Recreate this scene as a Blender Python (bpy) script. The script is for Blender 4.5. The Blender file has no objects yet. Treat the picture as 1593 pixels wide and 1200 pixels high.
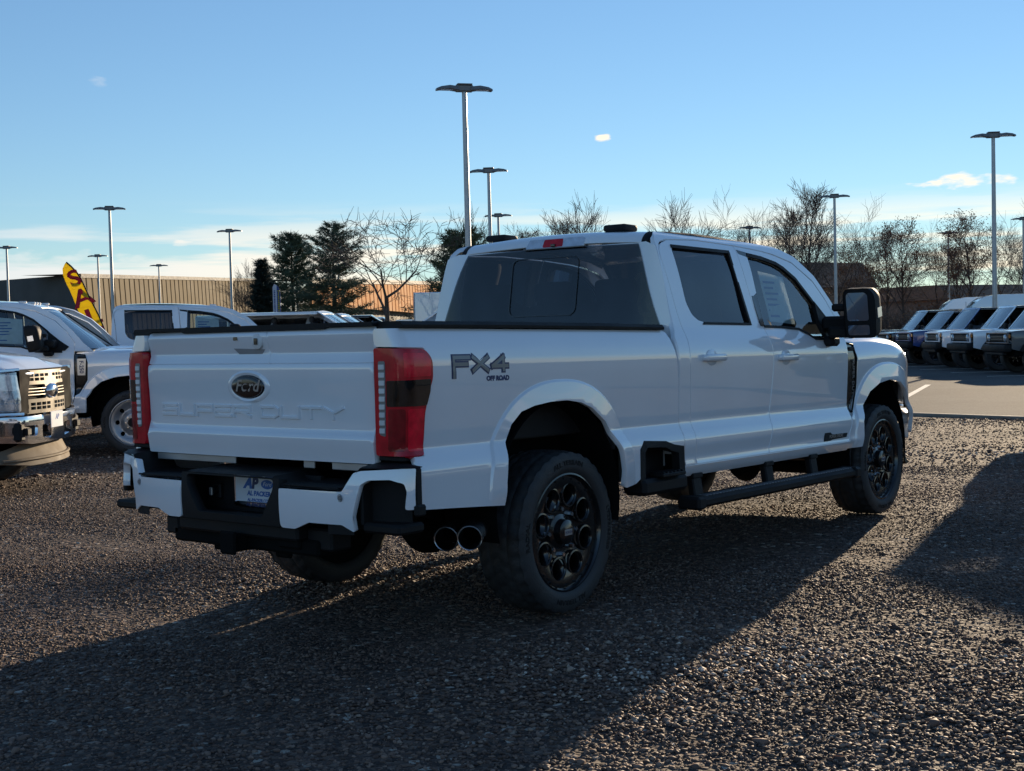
import bpy, bmesh, math, random
import numpy as np
from mathutils import Vector, Matrix, Euler
from mathutils.geometry import delaunay_2d_cdt
R = math.radians
PI = math.pi
random.seed(7)
SC = bpy.context.scene
COL = SC.collection

# ------------------------------------------------------------------ camera
CAM = Vector((-5.355, -4.779, 1.425))
def cam_axes(yaw=0.663, pitch=-0.040, roll=-0.025):
    f = Vector((math.cos(pitch)*math.cos(yaw), math.cos(pitch)*math.sin(yaw), math.sin(pitch)))
    r = f.cross(Vector((0, 0, 1))).normalized(); u = r.cross(f)
    c, s = math.cos(roll), math.sin(roll)
    return f, r*c + u*s, u*c - r*s
CF, CR, CU = cam_axes()
cd = bpy.data.cameras.new('camera'); co = bpy.data.objects.new('camera', cd); COL.objects.link(co)
cd.sensor_width = 36; cd.lens = 2039.8/1593*36; cd.clip_start = 0.05; cd.clip_end = 3000
m = Matrix.Identity(4)
for i in range(3):
    m[i][0] = CR[i]; m[i][1] = CU[i]; m[i][2] = -CF[i]; m[i][3] = CAM[i]
co.matrix_world = m
SC.camera = co
def ray(px, py): return CF + CR*((px-796.5)/2039.8) + CU*((600-py)/2039.8)
def at(px, py, d): return CAM + ray(px, py)*d                   # point at a depth
def atz(px, py, z):
    d = ray(px, py); return CAM + d*((z-CAM.z)/d.z)

# ------------------------------------------------------------------ sky, sun
SUN_AZ, SUN_EL = R(11.0), R(10.5)
SC.view_settings.view_transform = 'Standard'; SC.view_settings.look = 'None'
SC.view_settings.exposure = 0.52; SC.view_settings.gamma = 1; SC.view_settings.use_curve_mapping = False
W = bpy.data.worlds.new('World'); SC.world = W; W.use_nodes = True
nt = W.node_tree; nt.nodes.clear()
def wn(t, **k):
    n = nt.nodes.new(t)
    for a, b in k.items(): setattr(n, a, b)
    return n
def wl(a, b): nt.links.new(a, b)
out = wn('ShaderNodeOutputWorld'); bg = wn('ShaderNodeBackground'); bg.inputs[1].default_value = 0.088
sky = wn('ShaderNodeTexSky', sky_type='NISHITA', sun_disc=False)
sky.sun_elevation = SUN_EL; sky.sun_rotation = PI/2 - SUN_AZ
sky.altitude = 60; sky.air_density = 1.0; sky.dust_density = 0.0; sky.ozone_density = 3.0
tc = wn('ShaderNodeTexCoord'); sep = wn('ShaderNodeSeparateXYZ'); wl(tc.outputs['Generated'], sep.inputs[0])
def math_(op, a, b=None, clamp=False):
    n = wn('ShaderNodeMath', operation=op, use_clamp=clamp)
    for i, x in enumerate((a, b)):
        if x is None: continue
        if isinstance(x, (int, float)): n.inputs[i].default_value = x
        else: wl(x, n.inputs[i])
    return n.outputs[0]
def mapr(v, a, b, c=0, d=1):
    n = wn('ShaderNodeMapRange', interpolation_type='SMOOTHSTEP'); wl(v, n.inputs[0])
    for i, x in enumerate((a, b, c, d)): n.inputs[i+1].default_value = x
    return n.outputs[0]
# low streaky cloud banks all round the horizon
mp = wn('ShaderNodeMapping'); mp.inputs['Scale'].default_value = (5, 5, 70); mp.inputs['Location'].default_value = (3.1, 1.3, 0.4)
wl(tc.outputs['Generated'], mp.inputs[0])
nz = wn('ShaderNodeTexNoise'); nz.inputs['Scale'].default_value = 1.0; nz.inputs['Detail'].default_value = 5; nz.inputs['Roughness'].default_value = .55
wl(mp.outputs[0], nz.inputs[0])
band = math_('MULTIPLY', mapr(sep.outputs[2], -0.02, 0.03), mapr(sep.outputs[2], 0.105, 0.06))
streak = math_('MULTIPLY', mapr(nz.outputs[0], 0.43, 0.60), band)
# a few small puffs
mp2 = wn('ShaderNodeMapping'); mp2.inputs['Scale'].default_value = (60, 60, 190); wl(tc.outputs['Generated'], mp2.inputs[0])
nz2 = wn('ShaderNodeTexNoise'); nz2.inputs['Scale'].default_value = 1.0; nz2.inputs['Detail'].default_value = 5; wl(mp2.outputs[0], nz2.inputs[0])
puff = None
for px, py, w_, h_, a_ in ((938, 215, 13, 5.5, 1.0), (1490, 283, 62, 13, .9), (1550, 281, 30, 10, .7), (284, 375, 26, 8, .75), (245, 371, 22, 8, .5), (152, 127, 14, 8, .22), (215, 408, 45, 10, .45), (60, 405, 130, 16, .45), (420, 400, 60, 8, .3)):
    d = ray(px, py).normalized()
    ax, el = math.atan2(d.y, d.x), math.asin(d.z)
    sub = wn('ShaderNodeVectorMath', operation='SUBTRACT'); wl(tc.outputs['Generated'], sub.inputs[0]); sub.inputs[1].default_value = d
    t = Vector((-math.sin(ax), math.cos(ax), 0)); b = d.cross(t).normalized()
    def dot(v):
        n = wn('ShaderNodeVectorMath', operation='DOT_PRODUCT'); wl(sub.outputs[0], n.inputs[0]); n.inputs[1].default_value = v; return n.outputs['Value']
    q = math_('ADD', math_('POWER', math_('ABSOLUTE', math_('MULTIPLY', dot(t), 2039.8/w_)), 2.0), math_('POWER', math_('ABSOLUTE', math_('MULTIPLY', dot(b), 2039.8/h_)), 2.0))
    f_ = math_('SUBTRACT', math_('ADD', 1.0, math_('MULTIPLY', math_('SUBTRACT', nz2.outputs[0], 0.5), 4.2)), q)
    f_ = math_('MULTIPLY', mapr(f_, 0.0, 1.5), a_)
    puff = f_ if puff is None else math_('MAXIMUM', puff, f_)
cloud = math_('MAXIMUM', math_('MULTIPLY', streak, 0.8), puff, True)
# clouds take the colour of the sunlight scattered through them: warmer towards the sun
sd = Vector((math.cos(SUN_EL)*math.cos(SUN_AZ), math.cos(SUN_EL)*math.sin(SUN_AZ), math.sin(SUN_EL)))
dt = wn('ShaderNodeVectorMath', operation='DOT_PRODUCT'); wl(tc.outputs['Generated'], dt.inputs[0]); dt.inputs[1].default_value = sd
near = mapr(dt.outputs['Value'], 0.55, 0.97)
cc = wn('ShaderNodeMix', data_type='RGBA'); wl(near, cc.inputs[0])
cc.inputs[6].default_value = (6.6, 6.9, 7.4, 1); cc.inputs[7].default_value = (10.5, 8.8, 6.6, 1)
mx = wn('ShaderNodeMix', data_type='RGBA'); wl(cloud, mx.inputs[0])
gm = wn('ShaderNodeGamma'); gm.inputs[1].default_value = .85; wl(sky.outputs[0], gm.inputs[0])
gr_ = wn('ShaderNodeMix', data_type='RGBA', blend_type='MULTIPLY'); gr_.inputs[0].default_value = 1; wl(gm.outputs[0], gr_.inputs[6]); gr_.inputs[7].default_value = (1.19, 1.38, 1.58, 1)
wl(gr_.outputs[2], mx.inputs[6]); wl(cc.outputs[2], mx.inputs[7])
wl(mx.outputs[2], bg.inputs[0]); wl(bg.outputs[0], out.inputs[0])
sl = bpy.data.lights.new('sun', 'SUN'); sl.energy = 5.0; sl.angle = R(0.55); sl.color = (1.0, 0.79, 0.54)
so = bpy.data.objects.new('sun', sl); COL.objects.link(so)
so.rotation_euler = (-sd).to_track_quat('-Z', 'Y').to_euler(); so.location = (60, 12, 30)

# ------------------------------------------------------------------ materials
def mat(name, col, rough=.5, metal=0., coat=0., civ=1.5, var=.12, scale=6., bump=0., bscale=60., spec=.5, rvar=.12, emit=None):
    m = bpy.data.materials.new(name); m.use_nodes = True
    n = m.node_tree.nodes; l = m.node_tree.links; p = n['Principled BSDF']
    t = n.new('ShaderNodeTexCoord'); z = n.new('ShaderNodeTexNoise'); z.inputs['Scale'].default_value = scale; z.inputs['Detail'].default_value = 5
    l.new(t.outputs['Object'], z.inputs['Vector'])
    r = n.new('ShaderNodeMapRange'); l.new(z.outputs[0], r.inputs[0]); r.inputs[1].default_value = .3; r.inputs[2].default_value = .7
    mx = n.new('ShaderNodeMix'); mx.data_type = 'RGBA'; l.new(r.outputs[0], mx.inputs[0])
    mx.inputs[6].default_value = [c*(1-var) for c in col[:3]]+[1]; mx.inputs[7].default_value = [min(1, c*(1+var)) for c in col[:3]]+[1]
    l.new(mx.outputs[2], p.inputs['Base Color'])
    q = n.new('ShaderNodeMapRange'); l.new(z.outputs[0], q.inputs[0]); q.inputs[1].default_value = .3; q.inputs[2].default_value = .7
    q.inputs[3].default_value = max(0, rough*(1-rvar)); q.inputs[4].default_value = min(1, rough*(1+rvar)); l.new(q.outputs[0], p.inputs['Roughness'])
    p.inputs['Metallic'].default_value = metal; p.inputs['Coat Weight'].default_value = coat; p.inputs['Coat Roughness'].default_value = .02; p.inputs['Coat IOR'].default_value = civ
    p.inputs['Specular IOR Level'].default_value = spec
    if bump:
        z2 = n.new('ShaderNodeTexNoise'); z2.inputs['Scale'].default_value = bscale; z2.inputs['Detail'].default_value = 4; l.new(t.outputs['Object'], z2.inputs['Vector'])
        b = n.new('ShaderNodeBump'); b.inputs['Strength'].default_value = bump; b.inputs['Distance'].default_value = .02; l.new(z2.outputs[0], b.inputs['Height']); l.new(b.outputs[0], p.inputs['Normal'])
    return m
def glass(name, tint, refl=1.0):
    m = bpy.data.materials.new(name); m.use_nodes = True
    n = m.node_tree.nodes; l = m.node_tree.links; n.remove(n['Principled BSDF'])
    a = n.new('ShaderNodeBsdfTransparent'); a.inputs[0].default_value = (*tint, 1)
    g = n.new('ShaderNodeBsdfGlossy'); g.inputs['Roughness'].default_value = .015; g.inputs[0].default_value = (.95, .97, 1, 1)
    f = n.new('ShaderNodeFresnel'); f.inputs[0].default_value = 1.52
    t = n.new('ShaderNodeTexCoord'); z = n.new('ShaderNodeTexNoise'); z.inputs['Scale'].default_value = 2.5; z.inputs['Detail'].default_value = 3; l.new(t.outputs['Object'], z.inputs['Vector'])
    k = n.new('ShaderNodeMath'); k.operation = 'MULTIPLY_ADD'; l.new(z.outputs[0], k.inputs[0]); k.inputs[1].default_value = .04*refl; k.inputs[2].default_value = 0
    s = n.new('ShaderNodeMath'); s.operation = 'MULTIPLY_ADD'; l.new(f.outputs[0], s.inputs[0]); s.inputs[1].default_value = refl; l.new(k.outputs[0], s.inputs[2]); s.use_clamp = True
    x = n.new('ShaderNodeMixShader'); l.new(s.outputs[0], x.inputs[0]); l.new(a.outputs[0], x.inputs[1]); l.new(g.outputs[0], x.inputs[2])
    l.new(x.outputs[0], n['Material Output'].inputs[0])
    return m
def cloth_mat(name, col, k=.45):
    m = mat(name, col, .85, var=.12, scale=5); n = m.node_tree.nodes; l = m.node_tree.links; p = n['Principled BSDF']
    t = n.new('ShaderNodeBsdfTranslucent'); t.inputs[0].default_value = (*col, 1); x = n.new('ShaderNodeMixShader'); x.inputs[0].default_value = k
    l.new(p.outputs[0], x.inputs[1]); l.new(t.outputs[0], x.inputs[2]); l.new(x.outputs[0], n['Material Output'].inputs[0]); return m
MT = dict(
 paint=mat('white_paint', (.82, .85, .89), .34, coat=1, civ=2.0, var=.02, scale=3),
 black=mat('black_plastic', (.010, .010, .011), .6, var=.2, bump=.15, bscale=300, spec=.25),
 gloss=mat('gloss_black', (.006, .006, .007), .22, coat=.5, var=.2),
 dark=mat('dark_underbody', (.005, .005, .005), .9, var=.3, spec=.15),
 rubber=mat('tyre_rubber', (.030, .031, .033), .62, var=.25, bump=.2, bscale=120),
 chrome=mat('chrome', (.82, .82, .84), .1, metal=1, var=.03),
 steel=mat('painted_steel', (.42, .43, .45), .38, metal=.7, var=.1),
 alum=mat('polished_tip', (.55, .56, .58), .25, metal=1, var=.1),
 tan=mat('beige_plastic', (.20, .16, .115), .7, var=.1, spec=.12),
 silver=mat('silver_grille_paint', (.20, .175, .14), .4, metal=.5, var=.08),
 red=mat('red_lens', (.52, .005, .018), .2, coat=.4, spec=.3, var=.25, scale=14),
 redb=mat('bright_red_lens', (.92, .008, .03), .2, coat=.4, spec=.3, var=.3, scale=24),
 redd=mat('deep_red_lens', (.24, .003, .010), .2, coat=.4, spec=.3, var=.3, scale=24),
 smoke=mat('smoked_lens', (.010, .009, .009), .06, coat=1, var=.6, scale=40),
 clear=mat('clear_reflector', (.72, .74, .78), .15, metal=.6, var=.15, scale=30),
 lens=mat('headlamp_lens', (.45, .5, .56), .08, metal=.35, coat=1, var=.35, scale=22),
 amber=mat('amber_lens', (.5, .16, .03), .15, coat=1),
 white=mat('white_plastic', (.7, .7, .7), .4),
 whitel=mat('white_lettering', (.62, .64, .66), .4),
 blue=mat('blue_print', (.02, .12, .42), .4),
 navy=mat('navy_print', (.012, .03, .12), .4),
 grey=mat('grey_badge', (.19, .20, .215), .35, metal=.4),
 badge=mat('badge_silver', (.5, .5, .5), .3, metal=.7),
 seat=mat('seat_cloth', (.045, .045, .05), .85, var=.2),
 seatl=mat('pale_seat_cloth', (.35, .34, .30), .85, var=.2),
 belt=cloth_mat('tan_seat_belt', (.80, .62, .36), .5),
 paper=mat('window_sticker_paper', (.55, .66, .72), .6, var=.1, scale=14),
 plate=mat('plate_white', (.66, .70, .76), .4, var=.05),
 glass_dark=glass('privacy_glass', (.21, .225, .245), 1.0),
 glass=glass('clear_glass', (.66, .73, .72), 1.15),
 mirror=mat('mirror_glass', (.16, .18, .21), .02, metal=1, var=.02),
)

# ------------------------------------------------------------------ mesh helpers
RAKE = [0.0]
def link(name, verts, faces, material, parent=None, smooth=35, loopn=None):
    me = bpy.data.meshes.new(name)
    k = RAKE[0]
    me.from_pydata([(v[0], v[1], v[2]-k*v[0]) for v in verts] if k else [tuple(v) for v in verts], [], faces)
    for mm in (material if isinstance(material, (list, tuple)) else [material]): me.materials.append(mm)
    if smooth is not None:
        me.shade_smooth()
        if loopn is None:
            me.set_sharp_from_angle(angle=R(smooth))
    me.update()
    if loopn is not None: me.normals_split_custom_set(loopn)
    o = bpy.data.objects.new(name, me); COL.objects.link(o)
    if parent: o.parent = parent
    return o
_boxcache = {}
class MB:
    def __init__(s): s.v = []; s.f = []
    def add(s, vs, fs):
        o = len(s.v); s.v += [Vector(v) for v in vs]; s.f += [tuple(i+o for i in f) for f in fs]; return s
    def box(s, c, size, bev=0., rot=None, seg=1):
        key = (tuple(round(x, 4) for x in size), bev, seg)
        if key not in _boxcache:
            bm = bmesh.new(); bmesh.ops.create_cube(bm, size=1)
            for v in bm.verts: v.co = Vector((v.co.x*size[0], v.co.y*size[1], v.co.z*size[2]))
            if bev: bmesh.ops.bevel(bm, geom=list(bm.edges), offset=bev, segments=seg, affect='EDGES', profile=.5)
            bm.verts.index_update()
            _boxcache[key] = ([v.co.copy() for v in bm.verts], [tuple(v.index for v in f.verts) for f in bm.faces]); bm.free()
        vs, fs = _boxcache[key]
        c = Vector(c)
        return s.add([(rot @ v if rot else v)+c for v in vs], fs)
    def tube(s, pts, r, n=8, caps=True):
        pts = [Vector(p) for p in pts]; rs = r if isinstance(r, (list, tuple)) else [r]*len(pts)
        d0 = (pts[1]-pts[0]).normalized(); a = d0.orthogonal().normalized(); vs = []; fs = []
        for i, p in enumerate(pts):
            d = (pts[min(i+1, len(pts)-1)]-pts[max(i-1, 0)]).normalized()
            a = (a-d*a.dot(d)); a = a.normalized() if a.length > 1e-6 else d.orthogonal().normalized()
            b = d.cross(a)
            for k in range(n):
                t = 2*PI*k/n; vs.append(p+(a*math.cos(t)+b*math.sin(t))*rs[i])
        for i in range(len(pts)-1):
            for k in range(n):
                fs.append((i*n+k, i*n+(k+1) % n, (i+1)*n+(k+1) % n, (i+1)*n+k))
        if caps: fs += [tuple(range(n))[::-1], tuple((len(pts)-1)*n+k for k in range(n))]
        return s.add(vs, fs)
    def lathe(s, prof, n=48, axis='y', c=(0, 0, 0), a0=0, a1=2*PI, sg=1):
        full = abs(a1-a0-2*PI) < 1e-6; m_ = n if full else n+1; vs = []; fs = []; c = Vector(c)
        for i in range(m_):
            t = a0+(a1-a0)*i/n; ct, st = math.cos(t), math.sin(t)
            for r, h in prof:
                vs.append(c+(Vector((r*ct, h, r*st)) if axis == 'y' else (Vector((h, r*ct, r*st)) if axis == 'x' else Vector((r*ct, r*st, h)))))
        k = len(prof)
        for i in range(n):
            j = (i+1) % m_
            for q in range(k-1): fs.append((i*k+q, i*k+q+1, j*k+q+1, j*k+q)[::sg])
        return s.add(vs, fs)
    def prism(s, poly, fn, d0, d1):
        # poly: 2-D outline, fn(u, v, d) gives the point
        n = len(poly); vs = [fn(u, v, d0) for u, v in poly]+[fn(u, v, d1) for u, v in poly]
        fs = [tuple(range(n))[::-1], tuple(range(n, 2*n))]+[(i, (i+1) % n, n+(i+1) % n, n+i) for i in range(n)]
        return s.add(vs, fs)
    def xf(s, M): s.v = [M @ v for v in s.v]; return s
    def build(s, name, material, parent=None, smooth=35):
        return link(name, s.v, s.f, material, parent, smooth)
def pchip(xs, ys):
    xs = np.array(xs, float); ys = np.array(ys, float); h = np.diff(xs); d = np.diff(ys)/h; m_ = np.zeros(len(xs))
    for i in range(1, len(xs)-1):
        if d[i-1]*d[i] > 0:
            w1 = 2*h[i]+h[i-1]; w2 = h[i]+2*h[i-1]; m_[i] = (w1+w2)/(w1/d[i-1]+w2/d[i])
    m_[0], m_[-1] = d[0], d[-1]
    xl, yl, ml, hl = xs.tolist(), ys.tolist(), m_.tolist(), h.tolist()
    import bisect
    def f(x):
        if x <= xl[0]: return yl[0]+ml[0]*(x-xl[0])
        if x >= xl[-1]: return yl[-1]+ml[-1]*(x-xl[-1])
        i = bisect.bisect_right(xl, x)-1; H = hl[i]; t = (x-xl[i])/H; t2 = t*t; t3 = t2*t
        return (2*t3-3*t2+1)*yl[i]+(t3-2*t2+t)*H*ml[i]+(-2*t3+3*t2)*yl[i+1]+(t3-t2)*H*ml[i+1]
    return f
def smoothstep(a, b, x):
    t = min(1, max(0, (x-a)/(b-a))); return t*t*(3-2*t)
def rounded(poly, r, n=4):
    o = []; N = len(poly)
    for i in range(N):
        rr = r[i] if isinstance(r, (list, tuple)) else r
        p, a, b = Vector(poly[i]), Vector(poly[i-1]), Vector(poly[(i+1) % N])
        if rr <= 0: o.append(tuple(p)); continue
        da, db = (a-p), (b-p); k = min(rr, da.length*.45, db.length*.45); A, B = p+da.normalized()*k, p+db.normalized()*k
        for j in range(n+1):
            t = j/n; o.append(tuple(A*(1-t)**2+p*2*t*(1-t)+B*t*t))
    return o
def resample(poly, step):
    o = []; N = len(poly)
    for i in range(N):
        a, b = Vector(poly[i]), Vector(poly[(i+1) % N]); L = (b-a).length
        if L < 1e-6: continue
        k = max(1, math.ceil(L/step))
        for j in range(k): o.append(tuple(a+(b-a)*(j/k)))
    return o
def inpoly(P, poly):
    x, y = P[:, 0], P[:, 1]; r = np.zeros(len(P), bool); n = len(poly)
    for i in range(n):
        x1, y1 = poly[i]; x2, y2 = poly[(i+1) % n]
        if y1 == y2: continue
        c = ((y1 > y) != (y2 > y)) & (x < (x2-x1)*(y-y1)/(y2-y1)+x1); r ^= c
    return r
def segdist(P, poly):
    d = np.full(len(P), 1e9); n = len(poly)
    for i in range(n):
        a = np.array(poly[i]); b = np.array(poly[(i+1) % n]); ab = b-a; L = ab@ab
        t = np.clip(((P-a)@ab)/L, 0, 1) if L > 0 else np.zeros(len(P)); d = np.minimum(d, np.hypot(*(P-a-t[:, None]*ab).T))
    return d
def panel(name, outline, fn, material, parent, holes=(), step=.05, fl=.02, outv=(0, -1, 0), vlines=(), creases=()):
    """a curved sheet with turned-in edges: 2-D outline -> fn(u, v), true surface normals"""
    outv = Vector(outv)
    loops = [resample(outline, step)]+[resample(h, step*.8) for h in holes]
    P = []; E = []
    for lp in loops:
        o = len(P); P += lp; E += [(o+i, o+(i+1) % len(lp)) for i in range(len(lp))]
    cl = []
    for c in creases:
        c = resample(c, step*.8)[:-1] if False else c
        k = inpoly(np.array(c), loops[0]) & (segdist(np.array(c), loops[0]) > step*.3); run = [p for p, q in zip(c, k) if q]
        o = len(P); P += run; E += [(o+i, o+i+1) for i in range(len(run)-1) if (Vector(run[i+1])-Vector(run[i])).length < step*2.5]; cl += run
    nb = len(P)
    us = [p[0] for p in loops[0]]; vs = [p[1] for p in loops[0]]
    gu = np.arange(min(us)+step*.5, max(us), step); gv = list(np.arange(min(vs)+step*.5, max(vs), step))+list(vlines)
    G = np.array([(a, b) for b in gv for a in gu]) if len(gu) and len(gv) else np.zeros((0, 2))
    if len(G):
        k = inpoly(G, loops[0]) & (segdist(G, loops[0]) > step*.42)
        for h in loops[1:]: k &= ~inpoly(G, h) & (segdist(G, h) > step*.42)
        G = G[k]
    if cl and len(G):
        ca = np.array(cl); G = G[np.array([np.min(np.hypot(*(ca-g).T)) > step*.35 for g in G])]
    if len(vlines) and len(G):
        key = np.round(G/ (step*.3)).astype(int); _, ix = np.unique(key, axis=0, return_index=True); G = G[np.sort(ix)]
    P2 = [Vector(p) for p in P]+[Vector(g) for g in G]
    r = delaunay_2d_cdt(P2, E, [], 0, 1e-5)
    V2, T, OV = r[0], r[2], r[3]
    C = np.array([[(V2[t[0]].x+V2[t[1]].x+V2[t[2]].x)/3, (V2[t[0]].y+V2[t[1]].y+V2[t[2]].y)/3] for t in T])
    k = inpoly(C, loops[0])
    for h in loops[1:]: k &= ~inpoly(C, h)
    T = [t for t, q in zip(T, k) if q]
    e = 1.5e-3
    X = []; N = []
    for p in V2:
        u, v = p.x, p.y; X.append(Vector(fn(u, v)))
        n = (Vector(fn(u+e, v))-Vector(fn(u-e, v))).cross(Vector(fn(u, v+e))-Vector(fn(u, v-e)))
        n = n.normalized() if n.length > 1e-12 else outv.copy()
        N.append(n)
    sgn = 1 if sum(n.dot(outv) for n in N) > 0 else -1
    N = [n*sgn for n in N]
    faces = []; ln = []
    for t in T:
        t = list(t)
        if (X[t[1]]-X[t[0]]).cross(X[t[2]]-X[t[0]]).dot(N[t[0]]) < 0: t = t[::-1]
        faces.append(tuple(t)); ln += [N[i] for i in t]
    if fl:
        cnt = {}
        for t in faces:
            for q in range(3):
                a, b, c = t[q], t[(q+1) % 3], t[(q+2) % 3]; cnt.setdefault((min(a, b), max(a, b)), []).append((a, b, c))
        be = [q[0] for q in cnt.values() if len(q) == 1]; acc = {}
        for a, b, c in be:
            t = (X[b]-X[a]).normalized(); n = N[a]; o = (X[a]+X[b])/2-X[c]; o -= n*o.dot(n); o -= t*o.dot(t)
            o = o.normalized() if o.length > 1e-9 else n
            for i in (a, b): acc[i] = acc.get(i, Vector((0, 0, 0)))+o
        inner = {}
        for i, o in acc.items():
            o = o.normalized() if o.length > 1e-9 else N[i]
            inner[i] = len(X); X.append(X[i]-N[i]*fl); N.append(o)
        for a, b, c in be:
            q = (b, a, inner[a], inner[b]); faces.append(q)
            for i in q:
                o = N[inner[i]] if i in inner else N[i]
                ln.append((o*.75+N[i]*.66).normalized() if i in inner else o)
    return link(name, X, faces, material, parent, 180, ln)
def text_geo(s, size=1., shear=0., sx=1., bold=0.):
    c = bpy.data.curves.new('t', 'FONT'); c.body = s; c.size = size; c.shear = shear; c.align_x = 'CENTER'; c.align_y = 'CENTER'; c.resolution_u = 3; c.offset = bold
    o = bpy.data.objects.new('t', c); COL.objects.link(o); bpy.context.view_layer.update()
    me = o.to_mesh(); vs = [(v.co.x*sx, v.co.y) for v in me.vertices]; fs = [tuple(p.vertices) for p in me.polygons]
    o.to_mesh_clear(); bpy.data.objects.remove(o); bpy.data.curves.remove(c)
    return vs, fs
def text_mb(mb, s, fn, size, d0=0., d1=.002, shear=0., sx=1., bold=0.):
    """raised lettering; fn(u, v, d)"""
    vs, fs = text_geo(s, size, shear, sx, bold); n = len(vs); ed = {}
    for f in fs:
        for i in range(len(f)):
            a, b = f[i], f[(i+1) % len(f)]
            if (b, a) in ed: del ed[(b, a)]
            else: ed[(a, b)] = 1
    mb.add([fn(u, v, d1) for u, v in vs]+[fn(u, v, d0) for u, v in vs], list(fs)+[(b, a, n+a, n+b) for a, b in ed])
    return mb
STROKES = {'S': [[(1, 1), (0, 1), (0, .5), (1, .5), (1, 0), (0, 0)]], 'U': [[(0, 1), (0, 0), (1, 0), (1, 1)]], 'P': [[(0, 0), (0, 1), (1, 1), (1, .42), (0, .42)]],
 'E': [[(1, 1), (0, 1), (0, 0), (1, 0)], [(0, .5), (.9, .5)]], 'R': [[(0, 0), (0, 1), (1, 1), (1, .45), (0, .45)], [(.45, .45), (1, 0)]], 'D': [[(0, 0), (0, 1), (.8, 1), (1, .75), (1, .25), (.8, 0), (0, 0)]],
 'T': [[(0, 1), (1, 1)], [(.5, 1), (.5, 0)]], 'Y': [[(0, 1), (.5, .5), (1, 1)], [(.5, .5), (.5, 0)]], 'F': [[(0, 0), (0, 1), (1, 1)], [(0, .5), (.85, .5)]], 'X': [[(0, 1), (1, 0)], [(0, 0), (1, 1)]],
 '4': [[(.78, 0), (.78, 1), (0, .3), (1.05, .3)]], 'O': [[(0, 0), (0, 1), (1, 1), (1, 0), (0, 0)]], 'A': [[(0, 0), (0, 1), (1, 1), (1, 0)], [(0, .45), (1, .45)]]}
def stroke_mb(mb, ch, x0, y0, w, h, t, fn, d0, d1, taper=0):
    """a square-cut letter made of bars of width t"""
    for pl in STROKES[ch]:
        for i in range(len(pl)-1):
            a = Vector((x0+pl[i][0]*w, y0+pl[i][1]*h)); b = Vector((x0+pl[i+1][0]*w, y0+pl[i+1][1]*h)); d = (b-a).normalized(); n = Vector((-d.y, d.x))*t/2; a = a-d*t/2*.98; b = b+d*t/2*.98
            dd = d1-.0002*((i*7+len(mb.v)) % 5)
            q = [a-n, b-n, b+n, a+n]
            if taper:
                k = n*taper; e = d*t/2*taper; q2 = [a-n+k+e, b-n+k-e, b+n-k-e, a+n-k+e]
                mb.add([fn(p.x, p.y, d0) for p in q]+[fn(p.x, p.y, dd) for p in q2], [(4, 5, 6, 7)]+[(j, (j+1) % 4, 4+(j+1) % 4, 4+j) for j in range(4)])
            else: mb.prism([tuple(p) for p in q], fn, d0, dd)
def empty(name, loc=(0, 0, 0), rz=0., parent=None):
    o = bpy.data.objects.new(name, None); COL.objects.link(o); o.location = loc; o.rotation_euler = (0, 0, rz); o.empty_display_size = .2
    if parent: o.parent = parent
    return o
def tag(o, label=None, cat=None, group=None, kind=None):
    for k, v in (('label', label), ('category', cat), ('group', group), ('kind', kind)):
        if v is not None: o[k] = v
    return o
def copy_tree(o, parent=None, skip=(), swap=None):
    c = o.copy(); COL.objects.link(c)
    if parent: c.parent = parent
    if swap and c.type == 'MESH':
        for i, s in enumerate(c.material_slots):
            if s.material and s.material.name in swap:
                s.link = 'OBJECT'; s.material = swap[s.material.name]
    for ch in list(o.children):
        if ch.name.split('.')[0] in skip: continue
        copy_tree(ch, c, skip, swap)
    return c
# ------------------------------------------------------------------ pickup truck (x forward, y left, z up; origin on the ground under the rear axle)
BY = pchip([.56, .60, .625, .655, .672, .684, .71, .79, .812, .835, .90, .909, .918, .95, 1.05, 1.15, 1.24, 1.29, 1.335, 1.375, 1.41, 1.45, 1.49, 1.93, 1.97, 2.0, 2.03],
           [.93, .958, .976, .993, 1.0, .994, .991, 1.0, .9992, .994, .9635, .9606, .960, .962, .9665, .9705, .9725, .9718, .9655, .9535, .9375, .918, .905, .785, .765, .742, .70])
def arch(x, z, cx, a, b):
    # 0 on the wheel opening, growing outwards
    dx, dz = abs(x-cx)/a, max(0, (z-.60))/b
    return ((dx**2.3+dz**2.3)**(1/2.3)-1)*.5
def flare_p(d, h, w):
    # a flat lip round the wheel opening with a crisp outer step
    if d > w+.012: return 0
    if d > w: return h*.45*(1-smoothstep(w, w+.012, d))
    return h*(1-.55*max(0, d)/w)
def flare(x, z):
    f = flare_p(arch(x, z, -.09, .51, .485), .026, .095)+flare_p(arch(x, z, 4.06, .52, .485), .034, .12)
    if x > 4.1: f *= smoothstep(.62, .95, z)
    return f*smoothstep(.55, .7, z)
def ring_pts(cx, a, b, d, n=70):
    o = []
    for t in np.linspace(.02, PI-.02, n):
        c, s_ = math.cos(t), math.sin(t); k = 1+2*d; o.append((cx+a*k*math.copysign(abs(c)**(2/2.3), c), .60+b*k*abs(s_)**(2/2.3)))
    return o
def side_y(x, z):
    y = BY(z)
    if z < .80: y = y+(1.0-y)*max(smoothstep(1.03, .95, x), smoothstep(3.36, 3.5, x))
    y += flare(x, z)
    if x > 4.2: y -= .22*((x-4.2)/.75)**2.3
    return y
def sfn(s): return lambda x, z: (x, s*side_y(x, z), z)
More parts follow.
